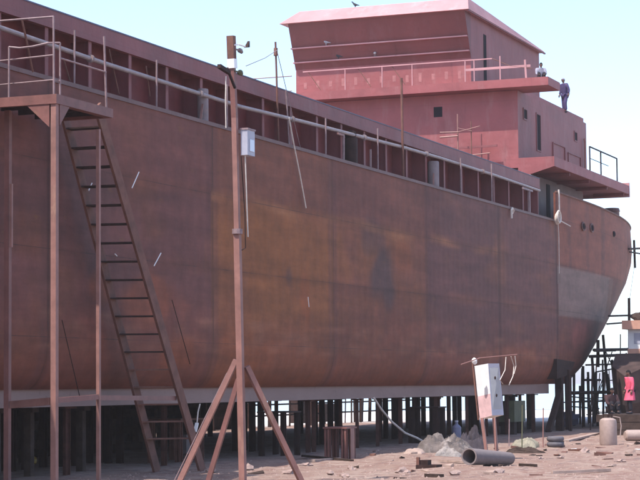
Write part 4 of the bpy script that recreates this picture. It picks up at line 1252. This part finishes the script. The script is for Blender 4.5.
    cloth('shirt', ns, es, .024, top, {'pel': (.155, .115), 'che': (.17, .125), 'bel': (.15, .115), 'shL': .075, 'shR': .075})
    if long_shirt:
        kn = (P_['knL'] + P_['knR']) / 2
        sk = MB(); n = 20; vs = []
        for t_, rx, ry in ((0, .15, .20), (.35, .17, .23), (.75, .19, .26), (1.0, .21, .28)):
            c = P_['pel'].lerp(kn, t_ * .85) + Vector((0, 0, .06 * (1 - t_)))
            for k in range(n):
                a = 2 * pi * k / n; w_ = 1 + .05 * sin(5 * a) * t_
                vs.append(c + Vector((rx * cos(a) * w_, ry * sin(a) * w_, 0)))
        sk.add(vs, [(i * n + k, i * n + (k + 1) % n, (i + 1) * n + (k + 1) % n, (i + 1) * n + k) for i in range(3) for k in range(n)])
        sk.build('shirt_skirt', top, t, smooth=True, local=True)
    P_['acL'] = P_['anL'].lerp(P_['knL'], .08); P_['acR'] = P_['anR'].lerp(P_['knR'], .08); rad['acL'] = rad['acR'] = .05
    ns = ['pel', 'hiL', 'knL', 'acL', 'hiR', 'knR', 'acR']; es = [('pel', 'hiL'), ('hiL', 'knL'), ('knL', 'acL'), ('pel', 'hiR'), ('hiR', 'knR'), ('knR', 'acR')]
    cloth('trousers', ns, es, .026, bottom)
    for s_ in 'LR':
        a, b = P_['an' + s_], P_['to' + s_]
        MB().tube([a + Vector((-.06, 0, -.035)), a + Vector((0, 0, -.03)), a.lerp(b, .6) + Vector((0, 0, -.01)), b + Vector((.04, 0, 0))], [.035, .055, .048, .03], 10).build('shoe', 'black_cloth', t, smooth=True, local=True)
    return t


def stance(lean=0, armL=.1, armR=.1, step=.06, bendL=.15, bendR=.15):
    return dict(pel=(0, 0, .93), bel=(.01 + lean * .3, 0, 1.12), che=(.01 + lean, 0, 1.34), nek=(.01 + lean * 1.25, 0, 1.50), head=(.03 + lean * 1.5, 0, 1.63),
                shL=(.0 + lean, .19, 1.40), elL=(-.03 + lean, .19 + armL, 1.13), wrL=(.05 + bendL, .20 + armL, .90 + bendL * .4),
                shR=(.0 + lean, -.19, 1.40), elR=(-.03 + lean, -.19 - armR, 1.13), wrR=(.05 + bendR, -.20 - armR, .90 + bendR * .4),
                hiL=(0, .10, .88), knL=(.04 + step, .11, .49), anL=(step, .12, .09), toL=(step + .15, .13, .04),
                hiR=(0, -.10, .88), knR=(.03 - step * .6, -.11, .49), anR=(-step, -.12, .09), toR=(-step + .15, -.13, .04))


pz_ = at(565, 108.5, y=26.75)
person((pz_.x, 26.75, 16.63), radians(150), stance(.05, .12, .06, .05, .02, .05), 'person in dark coveralls and pale head cloth standing on the deckhouse roof edge', 'navy_cloth', 'navy_cloth', 'grey_cloth', scale=1.08, scarf=True)
# person half hidden behind the bridge wing
J = dict(pel=(0, 0, .22), bel=(.03, 0, .40), che=(.08, 0, .62), nek=(.12, 0, .76), head=(.15, 0, .89), shL=(.08, .19, .67), elL=(.2, .24, .42), wrL=(.4, .16, .36), shR=(.08, -.19, .67), elR=(.2, -.24, .42), wrR=(.4, -.16, .36),
         hiL=(.05, .10, .18), knL=(.42, .14, .46), anL=(.40, .13, .09), toL=(.55, .13, .04), hiR=(.05, -.10, .18), knR=(.42, -.14, .46), anR=(.40, -.13, .09), toR=(.55, -.13, .04))
pq = at(541, 78, y=26.0)
person((93.6, at(541, 78, x=93.6).y, 16.86), radians(200), J, 'person in pale grey crouching on the bridge wing with dark hair showing', 'grey_cloth', 'black_cloth', 'hair', scale=.95)
PX_ = 83.2
ya, yb = at(640, 400, x=PX_).y - 2.2, at(603, 400, x=PX_).y
tp = thing('timber_platform', (PX_, ya, 0), 'low dark platform of stacked timbers under the person in pink at the right edge', 'platform')
random.seed(4)
for q in range(3):
    for k in range(4):
        z0 = .02 + q * .32
        MB().box((PX_ - 1.3 + k * .95, ya + random.uniform(-.2, .2), z0), (PX_ - 1.3 + k * .95 + .85, yb + random.uniform(-.5, .1), z0 + .3)).build('timber', 'old_timber', tp)
pk = Vector((PX_, at(630.5, 400, x=PX_).y, .96))
person(pk, radians(130), stance(.03, .04, .05, .05, .02, .06), 'person in long bright pink shirt and dark trousers standing at the right edge', 'pink_cloth', 'black_cloth', 'hair', long_shirt=True, scale=1.06)
pk2 = Vector((84.5, at(611, 400, x=84.5).y, .96))
person(pk2, radians(215), J, 'person in dark brown clothes crouching left of the person in pink', 'brown_cloth', 'black_cloth', 'hair', scale=1.1)
# small scrap strewn over the yard
random.seed(17)
scr = []
for k, (mm, lab) in enumerate((('board', 'small pale offcut lying on the open dirt'), ('old_timber', 'small dark offcut lying on the open dirt'), ('rusty_steel', 'small rusty plate offcut lying on the open dirt'), ('white_paint', 'tiny white scrap lying on the open dirt'))):
    scr.append((mm, lab))
for k in range(80):
    mm, lab = scr[random.choice((0, 0, 1, 1, 1, 2, 2, 3))]
    u_ = random.random()
    px = random.uniform(400, 640) if u_ < .7 else random.uniform(240, 420)
    py = random.choice((random.uniform(443, 456), random.uniform(448, 479)))
    p = ground_at(px, py)
    if p.y > 22.2 and p.x < 88: continue
    L_ = random.uniform(.06, .30) * (1.5 if k % 9 == 0 else 1); W_ = random.uniform(.03, .11); H_ = random.uniform(.02, .07)
    if mm == 'white_paint': L_, W_ = .15, .08
    o = MB().hexa([(-L_, -W_, 0), (L_ * .8, -W_ * .7, 0), (L_, W_, 0), (-L_ * .9, W_ * .8, 0), (-L_, -W_, H_), (L_ * .8, -W_ * .7, H_ * .6), (L_, W_, H_ * 1.4), (-L_ * .9, W_ * .8, H_)]).build('scrap_offcut', mm)
    o.location = p + Vector((0, 0, -.004)); o.rotation_euler = (random.uniform(-.1, .1), random.uniform(-.15, .15), random.uniform(0, 6))
    tag(o, lab, 'scrap', {'board': 'pale offcuts on the dirt', 'old_timber': 'dark offcuts on the dirt', 'rusty_steel': 'rusty offcuts on the dirt', 'white_paint': 'white scraps on the dirt'}[mm])


# ------------------------------------------------------------------ pigeons on the wheelhouse
def bird(px, py, x, m, label, zf, s=1.0, face=1.6):
    p = at(px, py, x=x); t = thing('bird', (x, p.y, zf), label, 'bird')
    t.rotation_euler.z = face; t.scale = (s, s, s)
    nodes_ = [((0, 0, .13), (.055, .05)), ((-.08, 0, .11), (.04, .03)), ((-.19, 0, .08), (.02, .008)), ((.06, 0, .17), (.04, .04)), ((.09, 0, .22), (.025, .025)), ((.115, 0, .245), (.027, .026)), ((.155, 0, .24), (.006, .006)),
              ((-.01, .02, .07), (.012, .012)), ((0, .025, 0.005), (.006, .006)), ((-.01, -.02, .07), (.012, .012)), ((0, -.025, 0.005), (.006, .006))]
    skin_mesh('body', nodes_, [(0, 1), (1, 2), (0, 3), (3, 4), (4, 5), (5, 6), (0, 7), (7, 8), (0, 9), (9, 10)], m, t)
    for s_ in (-1, 1):
        MB().hexa([(.05, s_ * .05, .17), (-.17, s_ * .035, .10), (-.17, s_ * .03, .09), (.04, s_ * .055, .10), (.05, s_ * .058, .17), (-.17, s_ * .043, .10), (-.17, s_ * .038, .09), (.04, s_ * .063, .10)]).build('wing', m, t, local=True)


def ledge_x(z): return WX0 - .03 - (RK - .03) * (z - 18.22) / 2.2 - .08


bird(326, 41, ledge_x(19.2), 'feather', 'grey pigeon alone on the upper ledge of the raked wheelhouse front', 19.26, 1.5)
bird(338, 52, ledge_x(18.52), 'dark_feather', 'dark pigeon on the lower ledge towards the left end of the wheelhouse', 18.58, 1.4)
bird(375, 52, ledge_x(18.52), 'feather', 'pale pigeon on the lower ledge right of the dark one', 18.58, 1.5, .3)
pr2 = at(355, 4, x=x0r + .9)
bird(355, 4, x0r + 1.0, 'dark_feather', 'dark bird perched on the front edge of the wheelhouse roof', RZ + .70, 1.3)


# ------------------------------------------------------------------ pale shore haze
hz = bpy.data.materials.new('haze'); hz.use_nodes = True; hn = hz.node_tree; hn.nodes.clear()
ho = hn.nodes.new('ShaderNodeOutputMaterial'); hp = hn.nodes.new('ShaderNodeVolumePrincipled')
hp.inputs['Color'].default_value = (.98, .91, .89, 1); hp.inputs['Density'].default_value = .00035; hp.inputs['Anisotropy'].default_value = .2
hn.links.new(hp.outputs[0], ho.inputs['Volume'])
MATS['haze'] = hz
tag(MB().box((-6200, -6200, -1.2), (8200, 8200, 26)).build('haze', 'haze'), 'thin pale haze in the air over the yard', None, None, 'stuff')
